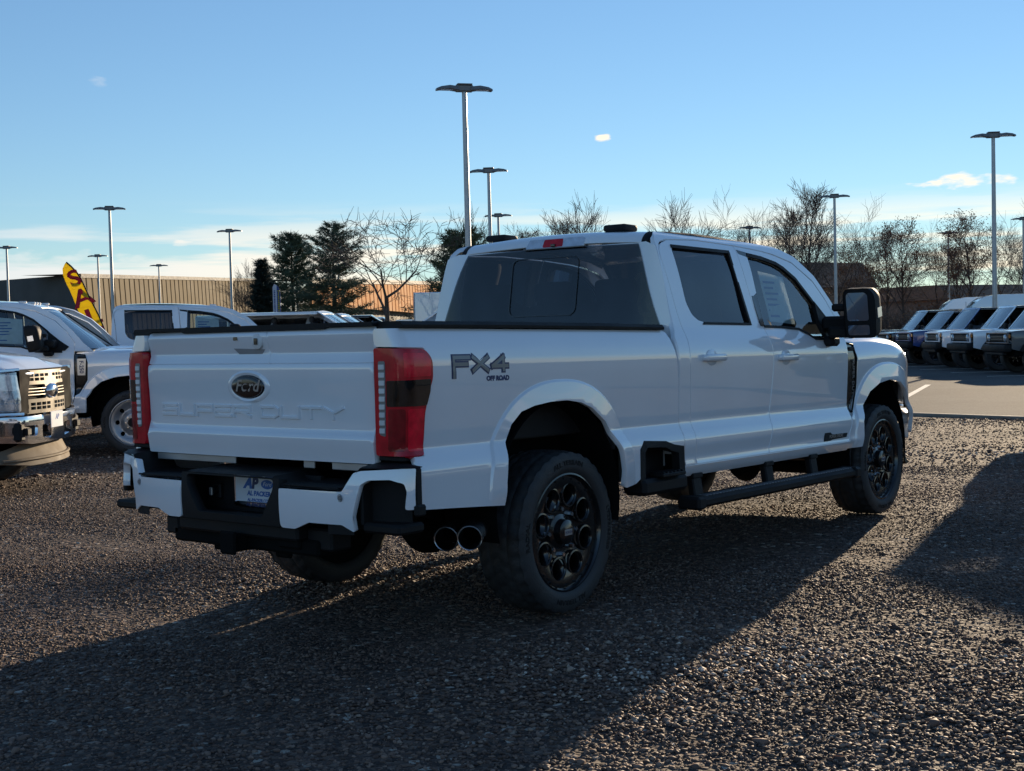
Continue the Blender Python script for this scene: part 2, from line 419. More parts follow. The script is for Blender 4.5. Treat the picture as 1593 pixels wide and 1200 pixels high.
def bedfn(s):
    def f(u, z):
        if u >= -1.10: return (u, s*side_y(u, z), z)
        yb = side_y(-1.10, z); t = -1.10-u
        if t < .07: return (u, s*yb, z)
        if t < .164:
            q = (t-.07)/.06; return (-1.17-.06*math.sin(q), s*(yb-.06*(1-math.cos(q))), z)
        q = (t-.164)/.115; return (-1.23-.006*q, s*((yb-.06)*(1-q)+.80*q), z)
    return f
TGX = pchip([.80, .845, .938, .948, .956, .985, .992, 1.0, 1.12, 1.258, 1.266, 1.274, 1.330, 1.338, 1.346, 1.412, 1.420, 1.428, 1.455],
            [1.248, 1.250, 1.2625, 1.2632, 1.261, 1.2395, 1.238, 1.238, 1.2405, 1.2475, 1.2475, 1.245, 1.2235, 1.222, 1.2235, 1.2405, 1.2415, 1.239, 1.205])
def tgfn(y, z): return (-TGX(z)+.018*abs(y/.8)**3, y, z)
def bumpx(y): a = abs(y); return -1.40+.38*max(0, a-.42)**2+.055*max(0, (a-.94)/.10)**2
def bfn(y, z): return (bumpx(y)+.02*abs((z-.66)/.12)**2*.4, y, z)
HZ = pchip([3.3, 3.6, 4.0, 4.3, 4.6, 4.8, 4.95], [1.375, 1.395, 1.405, 1.395, 1.355, 1.31, 1.25])
FR = .16
def ffn(s):
    def f(x, v):
        zt = HZ(x)
        if v <= zt-FR: return (x, s*side_y(x, v), v)
        p = (v-zt+FR)/FR; y0 = side_y(x, zt-FR)
        return (x, s*(y0-FR*(1-math.cos(p))), zt-FR+FR*math.sin(p))
    return f
def hoodfn(x, t):
    zt = HZ(x); y0 = side_y(x, zt-FR); p = 1.36
    ye, ze = y0-FR*(1-math.cos(p)), zt-FR+FR*math.sin(p)
    bulge = .042*(1-abs(t)**2.4)+.018*(1-smoothstep(.40, .58, abs(t)))*smoothstep(3.4, 3.7, x)
    return (x, t*(ye-.006), ze+bulge*smoothstep(4.98, 4.7, x))
RZ = pchip([1.18, 1.3, 1.8, 2.4, 2.65, 2.80], [2.008, 2.022, 2.034, 2.016, 1.985, 1.948])
def rooffn(x, y):
    z = RZ(x)+.030*(1-(y/.70)**2)
    if x < 1.26: z -= .078*(1-math.sqrt(max(0, 1-min(1, (1.26-x)/.095)**2)))
    return (x, y, z)
def mir(p, s): return [(s*y, z) for y, z in p]
ARCH_R = [(-.604, .615), (-.600, .72), (-.587, .81), (-.555, .905), (-.506, .986), (-.43, 1.043), (-.33, 1.068), (-.20, 1.082), (-.06, 1.084), (.06, 1.068), (.16, 1.036), (.278, .962), (.345, .885), (.393, .80), (.410, .70), (.416, .608)]
ARCH_F = [(3.50, .62), (3.505, .80), (3.575, .91), (3.69, 1.005), (3.85, 1.062), (4.06, 1.085), (4.25, 1.062), (4.40, .995), (4.50, .90), (4.56, .78), (4.575, .66)]
LAMP = [(-1.366, .885), (-1.118, .885), (-1.104, 1.07), (-1.075, 1.165), (-1.052, 1.215), (-1.05, 1.30), (-1.09, 1.346), (-1.366, 1.352)]
WIN_R = [(1.482, 1.484), (2.036, 1.484), (2.0, 1.937), (1.318, 1.937), (1.300, 1.915), (1.31, 1.60), (1.345, 1.53), (1.40, 1.497)]
WIN_F = [(2.215, 1.468), (2.45, 1.467), (2.70, 1.455), (2.80, 1.425), (2.89, 1.392), (3.22, 1.388), (3.22, 1.44), (3.013, 1.65), (2.836, 1.793), (2.70, 1.858), (2.608, 1.887), (2.42, 1.915), (2.235, 1.928)]
def make_wheel(kind, root, x, s):
    w = empty('wheel', (x, s*.80, .413), 0, root)
    Rr, rr = .413, .300
    m = MB(); n = 160; prof = []
    # tyre section: (radius, across); outer face at y = +.137
    sec = [(.298, -.125), (.306, -.137), (.335, -.146), (.370, -.144), (.395, -.136), (.405, -.128)]
    tread = np.linspace(-.122, .122, 19)
    prof = sec+[(.413, t) for t in tread]+[(r, -h) for r, h in sec[::-1]]
    k = len(prof); vs = []; fs = []
    for i in range(n):
        a = 2*PI*i/n; ca, sa = math.cos(a), math.sin(a)
        for q, (r, h) in enumerate(prof):
            if 6 <= q < 6+19:
                j = q-6; g = 0
                if j in (5, 13) or j in (9,) and False: g = .009
                ph = (i+(2 if j > 9 else 0)+abs(j-9)//2) % 5
                if ph == 0: g = .009
                if j in (0, 1, 17, 18) and (i % 5) in (0, 1): g = .011
                r -= g+.012*(abs(h)/.122)**4
            elif q in (4, 5, k-5, k-6) and i % 5 in (0, 1): r -= .006
            vs.append((r*ca, h, r*sa))
    for i in range(n):
        j = (i+1) % n
        for q in range(k-1): fs.append((i*k+q, i*k+q+1, j*k+q+1, j*k+q))
    m.add(vs, fs)
    ty = m.build('tyre', MT['rubber'], w, 40)
    RK = RAKE[0]; RAKE[0] = 0; m = MB()
    for a0, wd in ((PI/2, 'ALL TERRAIN'), (-PI/2, 'ALL TERRAIN'), (PI+.05, 'LT275/65R20'), (.05, 'RADIAL')):
        text_mb(m, wd, lambda u, v, d: ((.352+v)*math.cos(a0+u/.352), .1452+d-.25*max(0, abs(v)-.012)*.2, (.352+v)*math.sin(a0+u/.352)), .034, -.003, .0022, 0, 1.25, .001)
    o = m.build('sidewall_lettering', MT['black'], w); o['kind'] = 'stuff'
    m = MB(); m.lathe([(.05, -.10), (.296, -.10), (.296, -.12), (.05, -.12)], 40); m.build('added_barrel_cover', MT['dark'], w); RAKE[0] = RK  # dark disc added to hide the bright inner barrel of the rim
    m = MB()
    m.lathe([(.302, .118), (.300, .132), (.292, .134), (.284, .122), (.278, .06), (.262, -.02), (.262, -.085)], 64)
    if kind == 'black':
        rim = m.build('rim', MT['gloss'], w, 40)
        holes = [[(.192*math.cos(a)+.056*math.cos(t), .192*math.sin(a)+.056*math.sin(t)) for t in np.linspace(0, 2*PI, 17)[:-1]] for a in np.linspace(0, 2*PI, 9)[:-1]+.28]
        def face(u, v):
            r = math.hypot(u, v); return (u, .112-.030*smoothstep(.26, .10, r)+.0*r, v)
        RAKE_ = RAKE[0]; RAKE[0] = 0
        panel('spoke_disc', [(.284*math.cos(t), .284*math.sin(t)) for t in np.linspace(0, 2*PI, 61)[:-1]], face, MT['gloss'], w, holes=holes, step=.03, fl=.05, outv=(0, 1, 0))
        m = MB()
        for a in np.linspace(0, 2*PI, 9)[:-1]+.28:
            c = Vector((.192*math.cos(a), .104, .192*math.sin(a)))
            m.tube([c+Vector((.060*math.cos(t), 0, .060*math.sin(t))) for t in np.linspace(0, 2*PI, 25)], .0075, 6, False)
        m.build('pod_ring', MT['gloss'], w)['kind'] = 'stuff'
        m = MB()
        for t in np.linspace(0, 2*PI, 25)[:-1]: m.tube([(.272*math.cos(t), .108, .272*math.sin(t)), (.272*math.cos(t), .120, .272*math.sin(t))], .0055, 6)
        m.build('rim_bolt', MT['gloss'], w)['kind'] = 'stuff'
        m = MB(); m.lathe([(.0001, .135), (.045, .134), (.062, .126), (.066, .09), (.10, .078)], 32, sg=-1); cap = m.build('centre_cap', MT['gloss'], w)
        m = MB(); m.box((0, .136, 0), (.062, .004, .030), .001); bd = m.build('badge', MT['badge'], cap)
        m = MB(); text_mb(m, 'ROUSH', lambda u, v, d: (-u, .1382+d, v), .018, 0, .0008, .1, 1.0); m.build('lettering', MT['navy'], cap)
        m = MB()
        for t in np.linspace(0, 2*PI, 9)[:-1]: m.tube([(.115*math.cos(t), .07, .115*math.sin(t)), (.115*math.cos(t), .105, .115*math.sin(t))], [.013, .011], 6)
        m.build('lug_nut', MT['chrome'], w)['kind'] = 'stuff'
        RAKE[0] = RAKE_
    else:
        rim = m.build('rim', MT['steel'], w, 40)
        RAKE_ = RAKE[0]; RAKE[0] = 0
        holes = [[(.205*math.cos(a)+.026*math.cos(t), .205*math.sin(a)+.030*math.sin(t)) for t in np.linspace(0, 2*PI, 13)[:-1]] for a in np.linspace(0, 2*PI, 9)[:-1]]
        def face(u, v):
            r = math.hypot(u, v); return (u, .10-.045*smoothstep(.27, .17, r)+.07*smoothstep(.17, .10, r), v)
        panel('rim_disc', [(.282*math.cos(t), .282*math.sin(t)) for t in np.linspace(0, 2*PI, 41)[:-1]], face, MT['steel'], w, holes=holes, step=.03, fl=.02, outv=(0, 1, 0))
        m = MB(); m.lathe([(.0001, .165), (.05, .163), (.06, .15), (.062, .12)], 24, sg=-1); m.build('centre_cap', MT['black'], w)
        m = MB()
        for t in np.linspace(0, 2*PI, 9)[:-1]: m.tube([(.085*math.cos(t), .11, .085*math.sin(t)), (.085*math.cos(t), .145, .085*math.sin(t))], .013, 6)
        m.build('lug_nut', MT['chrome'], w)['kind'] = 'stuff'
        RAKE[0] = RAKE_
    if s < 0: w.rotation_euler = (0, 0, PI)
    m = MB(); m.lathe([(.05, -.02), (.17, -.02), (.17, -.05), (.05, -.05)], 32); m.build('brake_disc', MT['steel'], w)
    return w
def text_oval(parent, c, a, b, fn):
    pass
def make_truck():
    RAKE[0] = 0
    T = empty('pickup_truck')
    for x in (0, 4.059):
        for s in (-1, 1): make_wheel('black', T, x, s)
    RAKE[0] = .018
    P = MT['paint']
    for s in (-1, 1):
        ov = (0, s, 0)
        # --- bed side with rear corner
        outl = [(-.604, .615)]+[(-.98, .640), (-1.178, .652), (-1.178, .880), (-1.112, .880)]+[(u+.006 if u > -1.2 else u, v) for u, v in LAMP[2:6]]+[(-1.088, 1.352), (-1.372, 1.358), (-1.372, 1.425), (-1.36, 1.436), (.945, 1.436), (.98, 1.425), (1.0, 1.39), (1.036, 1.27), (1.05, 1.10), (1.052, .80), (1.03, .775), (.93, .79), (.845, .815), (.64, .828), (.602, .79), (.606, .645), (.54, .615), (.44, .603)]+ARCH_R[::-1][:-1]
        bs = panel('bed_side', outl, bedfn(s), P, T, creases=[ring_pts(-.09, .51, .485, d_) for d_ in (.093, .097, .103, .109, .114)], step=.024, fl=.03, outv=ov, vlines=(.79, .80, .812, .824, .835, .868, .90, .905, .909, .914, .918, .93))
        # --- wheel well liner
        m = MB(); m.lathe([(.47, s*.60), (.515, s*.64), (.52, s*.965)], 30, c=(-.09, 0, .56), a0=-.25, a1=PI+.25, sg=1); m.lathe([(.10, s*.61), (.50, s*.61)], 30, c=(-.09, 0, .56), a0=-.2, a1=PI+.2)
        m.box((-.11, s*.66, 1.0), (.16, .05, .10), .01)
        m.build('wheel_liner', MT['dark'], T)
        m = MB(); m.lathe([(.47, s*.60), (.525, s*.64), (.53, s*.90)], 30, c=(4.06, 0, .56), a0=-.25, a1=PI+.25); m.lathe([(.10, s*.61), (.51, s*.61)], 30, c=(4.06, 0, .56), a0=-.2, a1=PI+.2)
        m.build('wheel_liner', MT['dark'], T)
        # --- step box let into the bed side
        m = MB()
        ring = [(.585, .60), (.588, .795), (.635, .838), (.85, .824), (.935, .80), (1.04, .785), (1.056, .63)]
        inn = [(.632, .60), (.632, .775), (.66, .80), (.845, .79), (.91, .765), (.985, .75), (.995, .63)]
        f = lambda u, v, d: (u, s*(side_y(u, max(v, .66))+.004-d), v)
        for i in range(6):
            m.prism([ring[i], ring[i+1], inn[i+1], inn[i]], f, 0., .05)
        m.box((.80, s*.86, .715), (.46, .02, .20), 0); m.box((.80, s*.90, .822), (.40, .12, .01), 0)
        m.box((.82, s*.95, .585), (.46, .15, .09), .02)
        bx_ = m.build('bed_step', MT['black'], T)
        m = MB(); m.box((.86, s*1.0, .642), (.24, .10, .02), .004)
        for k in range(6): m.box((.76+k*.04, s*1.0, .654), (.018, .09, .012), .002)
        m.build('tread_pad', MT['black'], bx_)['kind'] = 'stuff'
        # --- bed rail cap
        m = MB()
        pts = [(-1.20, 1.452), (-.6, 1.455), (.3, 1.455), (.95, 1.452)]
        for i in range(3):
            (x0, z0), (x1, z1) = pts[i], pts[i+1]
            sec = [(.90, -.014), (.942, -.014), (.944, 0), (.93, .016), (.80, .016), (.785, 0), (.785, -.05), (.80, -.05)]
            vs = [(x0, s*y, z0+z) for y, z in sec]+[(x1, s*y, z1+z) for y, z in sec]; n = len(sec)
            m.add(vs, [((k), (k+1) % n, n+(k+1) % n, n+k)[::s] for k in range(n)]+([tuple(range(n))] if i == 0 else [])+([tuple(range(n, 2*n))] if i == 2 else []))
        m.build('rail_cap', MT['black'], T)
        # --- tail lamp
        lf = bedfn(s)
        def lfn(off):
            def g(u, v):
                p = Vector(lf(u, v)); e = 1e-3
                n = (Vector(lf(u+e, v))-Vector(lf(u-e, v))).cross(Vector((0, 0, 1))); n = n.normalized()
                if n.y*s < 0 and abs(n.y) > abs(n.x) or (abs(n.x) >= abs(n.y) and n.x > 0): n = -n
                return tuple(p+n*off)
            return g
        tl = panel('tail_light', rounded(LAMP, [.015, .015, .02, .03, .02, .03, .04, .015]), lfn(.010), MT['red'], T, step=.03, fl=.05, outv=(-1, s, 0))
        panel('reverse_lens', rounded([(-1.295, 1.098), (-1.095, 1.10), (-1.072, 1.16), (-1.066, 1.215), (-1.295, 1.21)], .01), lfn(.0125), MT['smoke'], tl, step=.03, fl=.004, outv=(-1, s, 0))
        panel('stop_lens', rounded([(-1.215, 1.225), (-1.066, 1.228), (-1.064, 1.295), (-1.095, 1.328), (-1.215, 1.33)], .012), lfn(.0125), MT['redb'], tl, step=.03, fl=.004, outv=(-1, s, 0))
        panel('lower_lens', rounded([(-1.20, .905), (-1.122, .905), (-1.112, 1.07), (-1.098, 1.088), (-1.20, 1.088)], .012), lfn(.0125), MT['redb'], tl, step=.03, fl=.004, outv=(-1, s, 0))
        panel('inner_lens', rounded([(-1.285, .905), (-1.21, .905), (-1.21, 1.088), (-1.285, 1.088)], .012), lfn(.0122), MT['redd'], tl, step=.03, fl=.004, outv=(-1, s, 0))
        st = panel('light_strip', rounded([(-1.337, .975), (-1.302, .968), (-1.302, 1.295), (-1.34, 1.295)], .008), lfn(.0125), MT['grey'], tl, step=.03, fl=.004, outv=(-1, s, 0))
        for k in range(9):
            z = .983+k*.0345
            panel('light_cell', rounded([(-1.336, z), (-1.305, z), (-1.305, z+.0215), (-1.336, z+.0215)], .003), lfn(.017), MT['white'], st, step=.03, fl=.006, outv=(-1, s, 0))
        # black body behind and under the lamp
        m = MB(); m.box((-1.165, s*.875, .872), (.11, .145, .022), .004); m.box((-1.13, s*.86, 1.1), (.06, .11, .44), 0); m.build('lamp_seat', MT['black'], T)
        # --- cab side: rear pillar, lower corner, roof rail, front pillar in one pressing
        cab = [(1.064, .672), (1.184, .672), (1.184, .914), (1.176, 1.265), (1.190, 1.413), (1.178, 1.524), (1.163, 1.71), (1.144, 1.86), (1.150, 1.905), (1.175, 1.943), (1.21, 1.962), (1.28, 1.976), (1.641, 1.993), (2.108, 1.985), (2.45, 1.969), (2.62, 1.954), (2.86, 1.910), (3.11, 1.790), (3.25, 1.66), (3.368, 1.50), (3.368, 1.40), (3.60, 1.40), (3.47, 1.50), (3.32, 1.665), (3.155, 1.825), (2.93, 1.95), (2.70, 2.01), (2.45, 2.027), (2.1, 2.034), (1.5, 2.034), (1.28, 2.032), (1.225, 2.022), (1.18, 2.0), (1.142, 1.955), (1.122, 1.80), (1.105, 1.487), (1.095, 1.44), (1.064, 1.40)]
        def cfn(x, z, s=s):
            y = BY(min(z, 2.03))
            if x > 2.6 and z > 1.5: y -= 0
            return (x, s*y, z if z < 2.0 else 2.0+(z-2.0)*.75)
        panel('cab_side', cab, cfn, P, T, step=.035, fl=.03, outv=ov, vlines=(.79, .80, .812, .824, .835, .868, .90, .905, .909, .914, .918, .93, 1.95, 1.98, 2.0, 2.01, 2.02))
        panel('rocker', [(1.064, .602), (3.34, .604), (3.34, .666), (1.064, .666)], sfn(s), P, T, step=.03, fl=.03, outv=ov, vlines=(.61, .62, .63, .64, .65))
        # --- doors
        rd = [(1.192, .674), (2.082, .674), (2.112, .75), (2.160, .90), (2.198, 1.088), (2.221, 1.25), (2.221, 1.312), (2.205, 1.455), (2.153, 1.496), (2.117, 1.742), (2.102, 1.977), (1.641, 1.985), (1.283, 1.968), (1.213, 1.95), (1.178, 1.93), (1.158, 1.90), (1.152, 1.86), (1.171, 1.71), (1.186, 1.524), (1.198, 1.413), (1.184, 1.265), (1.192, .914)]
        VL = (.684, .69, .79, .80, .812, .824, .835, .868, .90, .905, .909, .914, .918, .93, 1.30, 1.32, 1.35, 1.375, 1.40, 1.43, 1.46)
        d1 = panel('rear_door', rd, sfn(s), P, T, holes=[rounded(WIN_R, .02)], step=.035, fl=.03, outv=ov, vlines=VL)
        ing = lambda off: (lambda x, z: (x, s*(side_y(x, z)-off), z))
        panel('door_glass', rounded([(a+(.012 if a > 1.7 else -.012), b+(.012 if b > 1.7 else -.012)) for a, b in WIN_R], .02), ing(.014), MT['glass_dark'], d1, step=.06, fl=0, outv=ov)
        fd = [(2.090, .674), (3.30, .674), (3.352, .80), (3.355, 1.05), (3.362, 1.235), (3.362, 1.50), (3.245, 1.652), (3.106, 1.780), (2.859, 1.900), (2.609, 1.945), (2.45, 1.961), (2.110, 1.977), (2.125, 1.742), (2.161, 1.50), (2.213, 1.457), (2.229, 1.312), (2.229, 1.25), (2.206, 1.088), (2.168, .90), (2.120, .75)]
        d2 = panel('front_door', fd, sfn(s), P, T, holes=[rounded(WIN_F, .012)], step=.035, fl=.03, outv=ov, vlines=VL)
        panel('door_glass', [(2.205, 1.455), (2.90, 1.38), (3.225, 1.38), (3.225, 1.45), (3.02, 1.66), (2.84, 1.805), (2.61, 1.90), (2.225, 1.94)], ing(.014), MT['glass'], d2, step=.06, fl=0, outv=ov)
        # dark window trims and pillar cover
        m = MB(); off = lambda u, v, d: (u, s*(side_y(u, v)+.002+d), v)
        m.prism([(1.30, 1.925), (2.008, 1.925), (2.008, 1.945), (1.305, 1.945)], off, -.02, .004)
        m.prism([(1.985, 1.925), (2.008, 1.925), (2.048, 1.474), (2.026, 1.474)], off, -.02, .003)
        m.prism([(1.44, 1.474), (2.04, 1.474), (2.04, 1.488), (1.46, 1.488)], off, -.02, .004)
        m.build('window_trim', MT['black'], d1)
        m = MB()
        m.prism([(2.122, 1.955), (2.232, 1.945), (2.218, 1.468), (2.168, 1.468)], off, -.01, .002)
        m.build('pillar_cover', MT['gloss'], d2)
        m = MB()
        tp = [(2.235, 1.925), (2.42, 1.912), (2.608, 1.884), (2.70, 1.855), (2.836, 1.790), (3.013, 1.647), (3.20, 1.46)]
        for i in range(len(tp)-1):
            a, b = Vector(tp[i]), Vector(tp[i+1]); n = Vector((-(b-a).y, (b-a).x)).normalized()*.022
            m.prism([tuple(a-n*.3), tuple(b-n*.3), tuple(b+n*.8), tuple(a+n*.8)], off, -.02, .004-.0004*(i % 2))
        bp = [(2.215, 1.466), (2.45, 1.463), (2.70, 1.451), (2.80, 1.421), (2.89, 1.386), (3.22, 1.382)]
        for i in range(len(bp)-1):
            a, b = bp[i], bp[i+1]; m.prism([(a[0], a[1]-.006), (b[0], b[1]-.006), (b[0], b[1]+.010), (a[0], a[1]+.010)], off, -.02, .005-.0004*(i % 2))
        m.build('window_trim', MT['black'], d2)
        # handles
        for dd, x0 in ((d1, 1.31), (d2, 2.275)):
            m = MB(); hz = 1.278 if dd is d1 else 1.268; yy = side_y(x0, hz)
            m.box((x0+.13, s*(yy+.026), hz), (.235, .022, .042), .012, seg=3); m.box((x0+.03, s*(yy+.008), hz), (.04, .04, .036), .006); m.box((x0+.23, s*(yy+.008), hz), (.04, .04, .036), .006)
            h = m.build('handle', P, dd, 60)
            m = MB(); m.lathe([(.0001, -.004), (.05, -.0035), (.056, .0006)], 28, c=(x0+.12, s*(yy+.0012), hz), sg=s); m.xf(Matrix.Translation((x0+.12, 0, hz)) @ Matrix.Diagonal((1.25, 1, .85, 1)) @ Matrix.Translation((-x0-.12, 0, -hz)))
            m.build('handle_cup', P, dd, 60)
        # --- fender
        fo = [(3.312, .612), (3.50, .620)]+ARCH_F[1:]+[(4.66, .74), (4.76, .92), (4.76, 1.22), (4.83, 1.28)]
        top = [(x, HZ(x)-FR+FR*1.36) for x in (4.83, 4.6, 4.3, 4.0, 3.7, 3.45, 3.375)]
        fo += top+[(3.375, 1.375), (3.41, 1.37), (3.50, 1.362), (3.535, 1.25), (3.525, 1.03), (3.42, .86), (3.372, .835), (3.36, .79), (3.318, .672)]
        panel('fender', fo, ffn(s), P, T, creases=[ring_pts(4.06, .52, .485, d_) for d_ in (.118, .122, .128, .134, .139)], step=.03, fl=.03, outv=(0, s, .3), vlines=(.79, .80, .812, .824, .835, .868, .90, .905, .909, .914, .918, .93, 1.30, 1.32, 1.34, 1.36, 1.38, 1.40, 1.42))
        vo = [(3.378, .842), (3.418, .866), (3.519, 1.033), (3.529, 1.248), (3.496, 1.356), (3.41, 1.364), (3.378, 1.366)]
        vf = lambda x, z: (x, s*(side_y(x, min(z, 1.25))-.010-.3*max(0, z-1.25)**1.3), z)
        v = panel('fender_vent', vo, vf, MT['gloss'], T, step=.04, fl=.03, outv=ov)
        m = MB(); gg = lambda z: vf(3.45, z)[1]*s
        for a, b in (((3.40, 1.355), (3.49, 1.345)), ((3.49, 1.345), (3.522, 1.248)), ((3.522, 1.248), (3.512, 1.035)), ((3.512, 1.035), (3.415, .87))):
            m.tube([(a[0], s*(gg(a[1])+.004), a[1]), (b[0], s*(gg(b[1])+.004), b[1])], .006, 6)
        m.box((3.45, s*(gg(1.315)+.004), 1.315), (.08, .010, .028), .004)
        m.build('vent_fin', MT['black'], v)
        m = MB()
        text_mb(m, 'SUPER DUTY', lambda a, b, d: (3.462+b, s*(gg(1.10-a)+.006+d), 1.10-a), .050, 0, .003, 0, 1.0)
        m.build('vent_lettering', MT['grey'], v)
        # diesel badge on the door
        m = MB(); bf = lambda u, v2, d: (3.09+u*s*(-1) if s > 0 else 3.09+u, s*(side_y(3.09, .715)+.003+d), .718+v2-.03*0)
        m.prism([(-.19, -.026), (-.10, -.026), (-.06, -.020), (.17, -.016), (.19, .012), (-.06, .014), (-.09, .030), (-.175, .030)], bf, -.004, .004)
        bg_ = m.build('engine_badge', MT['black'], d2)
        m = MB(); text_mb(m, 'POWER STROKE', bf, .030, .004, .0055, .2, 1.0); m.build('lettering', MT['badge'], bg_)
        # FX4 decal on the bed side
        m1 = MB(); m2 = MB()
        def xf4(u, v2, d): x = -.71+(u if s < 0 else -u); z = 1.272+v2; return (x, s*(side_y(x, z)+d), z)
        for mm, tt, dd, g in ((m1, .030, .0024, 0), (m2, .017, .0040, 0)):
            stroke_mb(mm, 'F', -.190, -.028, .105, .062, tt, xf4, 0, dd); stroke_mb(mm, 'X', -.055, -.026, .105, .060, tt, xf4, 0, dd); stroke_mb(mm, '4', .085, -.026, .105, .060, tt, xf4, 0, dd)
            mm.prism([(-.190-tt/2, -.062), (-.190+tt/2, -.062), (-.190+tt/2, -.028), (-.190-tt/2, -.028)], xf4, 0, dd)
        dc = m1.build('decal', MT['navy'], T); m2.build('decal_lettering', MT['grey'], dc)
        m = MB(); text_mb(m, 'OFF ROAD', lambda u, v2, d: xf4(u+.125, v2-.066, d), .030, 0, .0012, 0, 1.15, .002); m.build('decal_caption', MT['navy'], dc)
        # --- mirror
        m = MB(); cy = s*1.262; rz = Matrix.Rotation(-s*.02, 3, 'Z') @ Matrix.Rotation(-.17, 3, 'Y')
        # housing: rounded shell, open to the rear
        prof = rounded([(-.110, -.165), (.100, -.165), (.110, -.02), (.110, .115), (.072, .165), (-.088, .165), (-.110, .13)], .035)
        f0 = lambda u, v2, d: tuple(Vector((2.93, cy, 1.555))+rz @ Vector((d, s*u, v2)))
        n = len(prof); rings = [(-.035, 1.0), (.02, 1.0), (.08, .94), (.115, .80), (.13, .55)]
        vs = [f0(u*k, v2*k, d) for d, k in rings for u, v2 in prof]
        m.add(vs, [(r*n+i, r*n+(i+1) % n, (r+1)*n+(i+1) % n, (r+1)*n+i)[::s] for r in range(len(rings)-1) for i in range(n)]+[tuple((len(rings)-1)*n+i for i in range(n))[::s]])
        m.prism([(a*.99, b*.99) for a, b in prof], f0, -.028, -.012)
        mi = m.build('mirror', MT['black'], T, 50)
        m = MB(); m.prism(rounded([(-.088, -.050), (.060, -.050), (.060, .12), (.04, .138), (-.075, .138), (-.088, .12)], .02), f0, -.034, -.026); m.build('mirror_glass', MT['mirror'], mi)
        m = MB(); m.prism(rounded([(-.088, -.145), (.060, -.145), (.060, -.078), (-.088, -.078)], .015), f0, -.034, -.026); m.build('spotter_glass', MT['mirror'], mi)
        m = MB(); m.prism([(.095, -.04), (.115, -.035), (.115, .03), (.095, .03)], f0, -.01, .06); m.build('marker_lamp', MT['clear'], mi)
        # arms and foot
        m = MB()
        foot = [(3.06, 1.402), (3.25, 1.402), (3.30, 1.45), (3.18, 1.53), (3.035, 1.645), (3.03, 1.50)]
        m.prism(foot, lambda u, v2, d: (u, s*(side_y(u, v2)+d), v2), -.02, .012)
        m.box((3.10, s*1.02, 1.49), (.12, .20, .10), .02); m.box((3.02, s*1.10, 1.595), (.10, .16, .05), .012, Matrix.Rotation(-s*.35, 3, 'Z')); m.box((3.03, s*1.09, 1.43), (.12, .20, .075), .018, Matrix.Rotation(-s*.30, 3, 'Z'))
        m.box((3.06, s*.985, 1.37), (.12, .09, .07), .02)
        m.build('mirror_arm', MT['black'], mi)
        # --- running board
        m = MB()
        sec = [(.955, .0), (1.06, .0), (1.085, .018), (1.085, .045), (1.06, .062), (.955, .062)]; n = 6
        z0, x0, x1 = .428, 1.10, 3.235
        vs = [(x0, s*y, z0+z) for y, z in sec]+[(x1, s*y, z0+z) for y, z in sec]
        m.add(vs, [(k, (k+1) % n, n+(k+1) % n, n+k)[::s] for k in range(n)]+[tuple(range(n)), tuple(range(n, 2*n))])
        for x in (x0-.012, x1+.012): m.box((x, s*1.02, z0+.031), (.09, .15, .076), .015)
        rb = m.build('running_board', MT['black'], T)
        m = MB()
        for k in range(52): m.box((x0+.10+k*.039, s*1.03, z0+.0645), (.024, .055, .006), .0015)
        m.build('step_tread', MT['grey'], rb)['kind'] = 'stuff'
        for x in (1.235, 2.135, 2.78):
            m = MB(); m.box((x, s*.955, .545), (.10, .045, .16), .008, Matrix.Rotation(s*.15, 3, 'X')); m.box((x, s*.93, .60), (.11, .10, .03), .005); m.build('step_bracket', MT['black'], rb)
        # headlamps
        hf = lambda y, z: (4.955-.10*max(0, abs(y)-.55)**1.5-6*max(0, abs(y)-.66)**2-.10*(z-1.0)*(z > 1.0), y, z)
        hp = rounded(mir([(.655, .885), (.822, .885), (.826, 1.20), (.81, 1.245), (.655, 1.262)], s), .02)
        hl = panel('headlight', hp, hf, MT['lens'], T, step=.05, fl=.05, outv=(1, s*.3, 0))
        hf2 = lambda d: (lambda y, z: tuple(Vector(hf(y, z))+Vector((d, s*d*.3, 0))))
        for zz in ((.90, .96), (1.085, 1.235), (.985, 1.065)):
            panel('lamp_cell', rounded(mir([(.675, zz[0]), (.81, zz[0]), (.81, zz[1]), (.675, zz[1])], s), .012), hf2(.004), MT['clear'] if zz[0] != .985 else MT['lens'], hl, step=.05, fl=.008, outv=(1, s*.3, 0))
        m = MB()
        bw = [(.835, .845), (.835, 1.255), (.81, 1.27), (.64, 1.282)]
        for a, b in ((0, 1), (1, 2), (2, 3)):
            m.tube([Vector(hf(s*bw[a][0], bw[a][1]))+Vector((.012, 0, 0)), Vector(hf(s*bw[b][0], bw[b][1]))+Vector((.012, 0, 0))], .016, 6)
        m.tube([Vector(hf(s*.64, .862))+Vector((.012, 0, 0)), Vector(hf(s*.78, .862))+Vector((.012, 0, 0)), Vector(hf(s*.835, .862))+Vector((.012, 0, 0))], .018, 6)
        m.build('lamp_bezel', MT['chrome'], hl)
    # ---------------- tailgate
    rnd = rounded([(-.793, .846), (.793, .846), (.793, 1.286), (-.793, 1.286)], .012)
    tg = panel('tailgate', rnd, tgfn, P, T, step=.04, fl=.04, outv=(-1, 0, 0), vlines=(.938, .943, .948, .952, .956, .97, .985, .989, .992, .996, 1.0, 1.25, 1.258, 1.262, 1.266, 1.27, 1.274, 1.28))
    panel('tailgate_top', rounded([(-.131, 1.291), (.793, 1.291), (.793, 1.448), (-.112, 1.448), (-.120, 1.40)], .008), tgfn, P, tg, step=.035, fl=.04, outv=(-1, 0, 0), vlines=(1.31, 1.330, 1.334, 1.338, 1.342, 1.346, 1.36, 1.385, 1.412, 1.416, 1.420, 1.424, 1.428, 1.44))
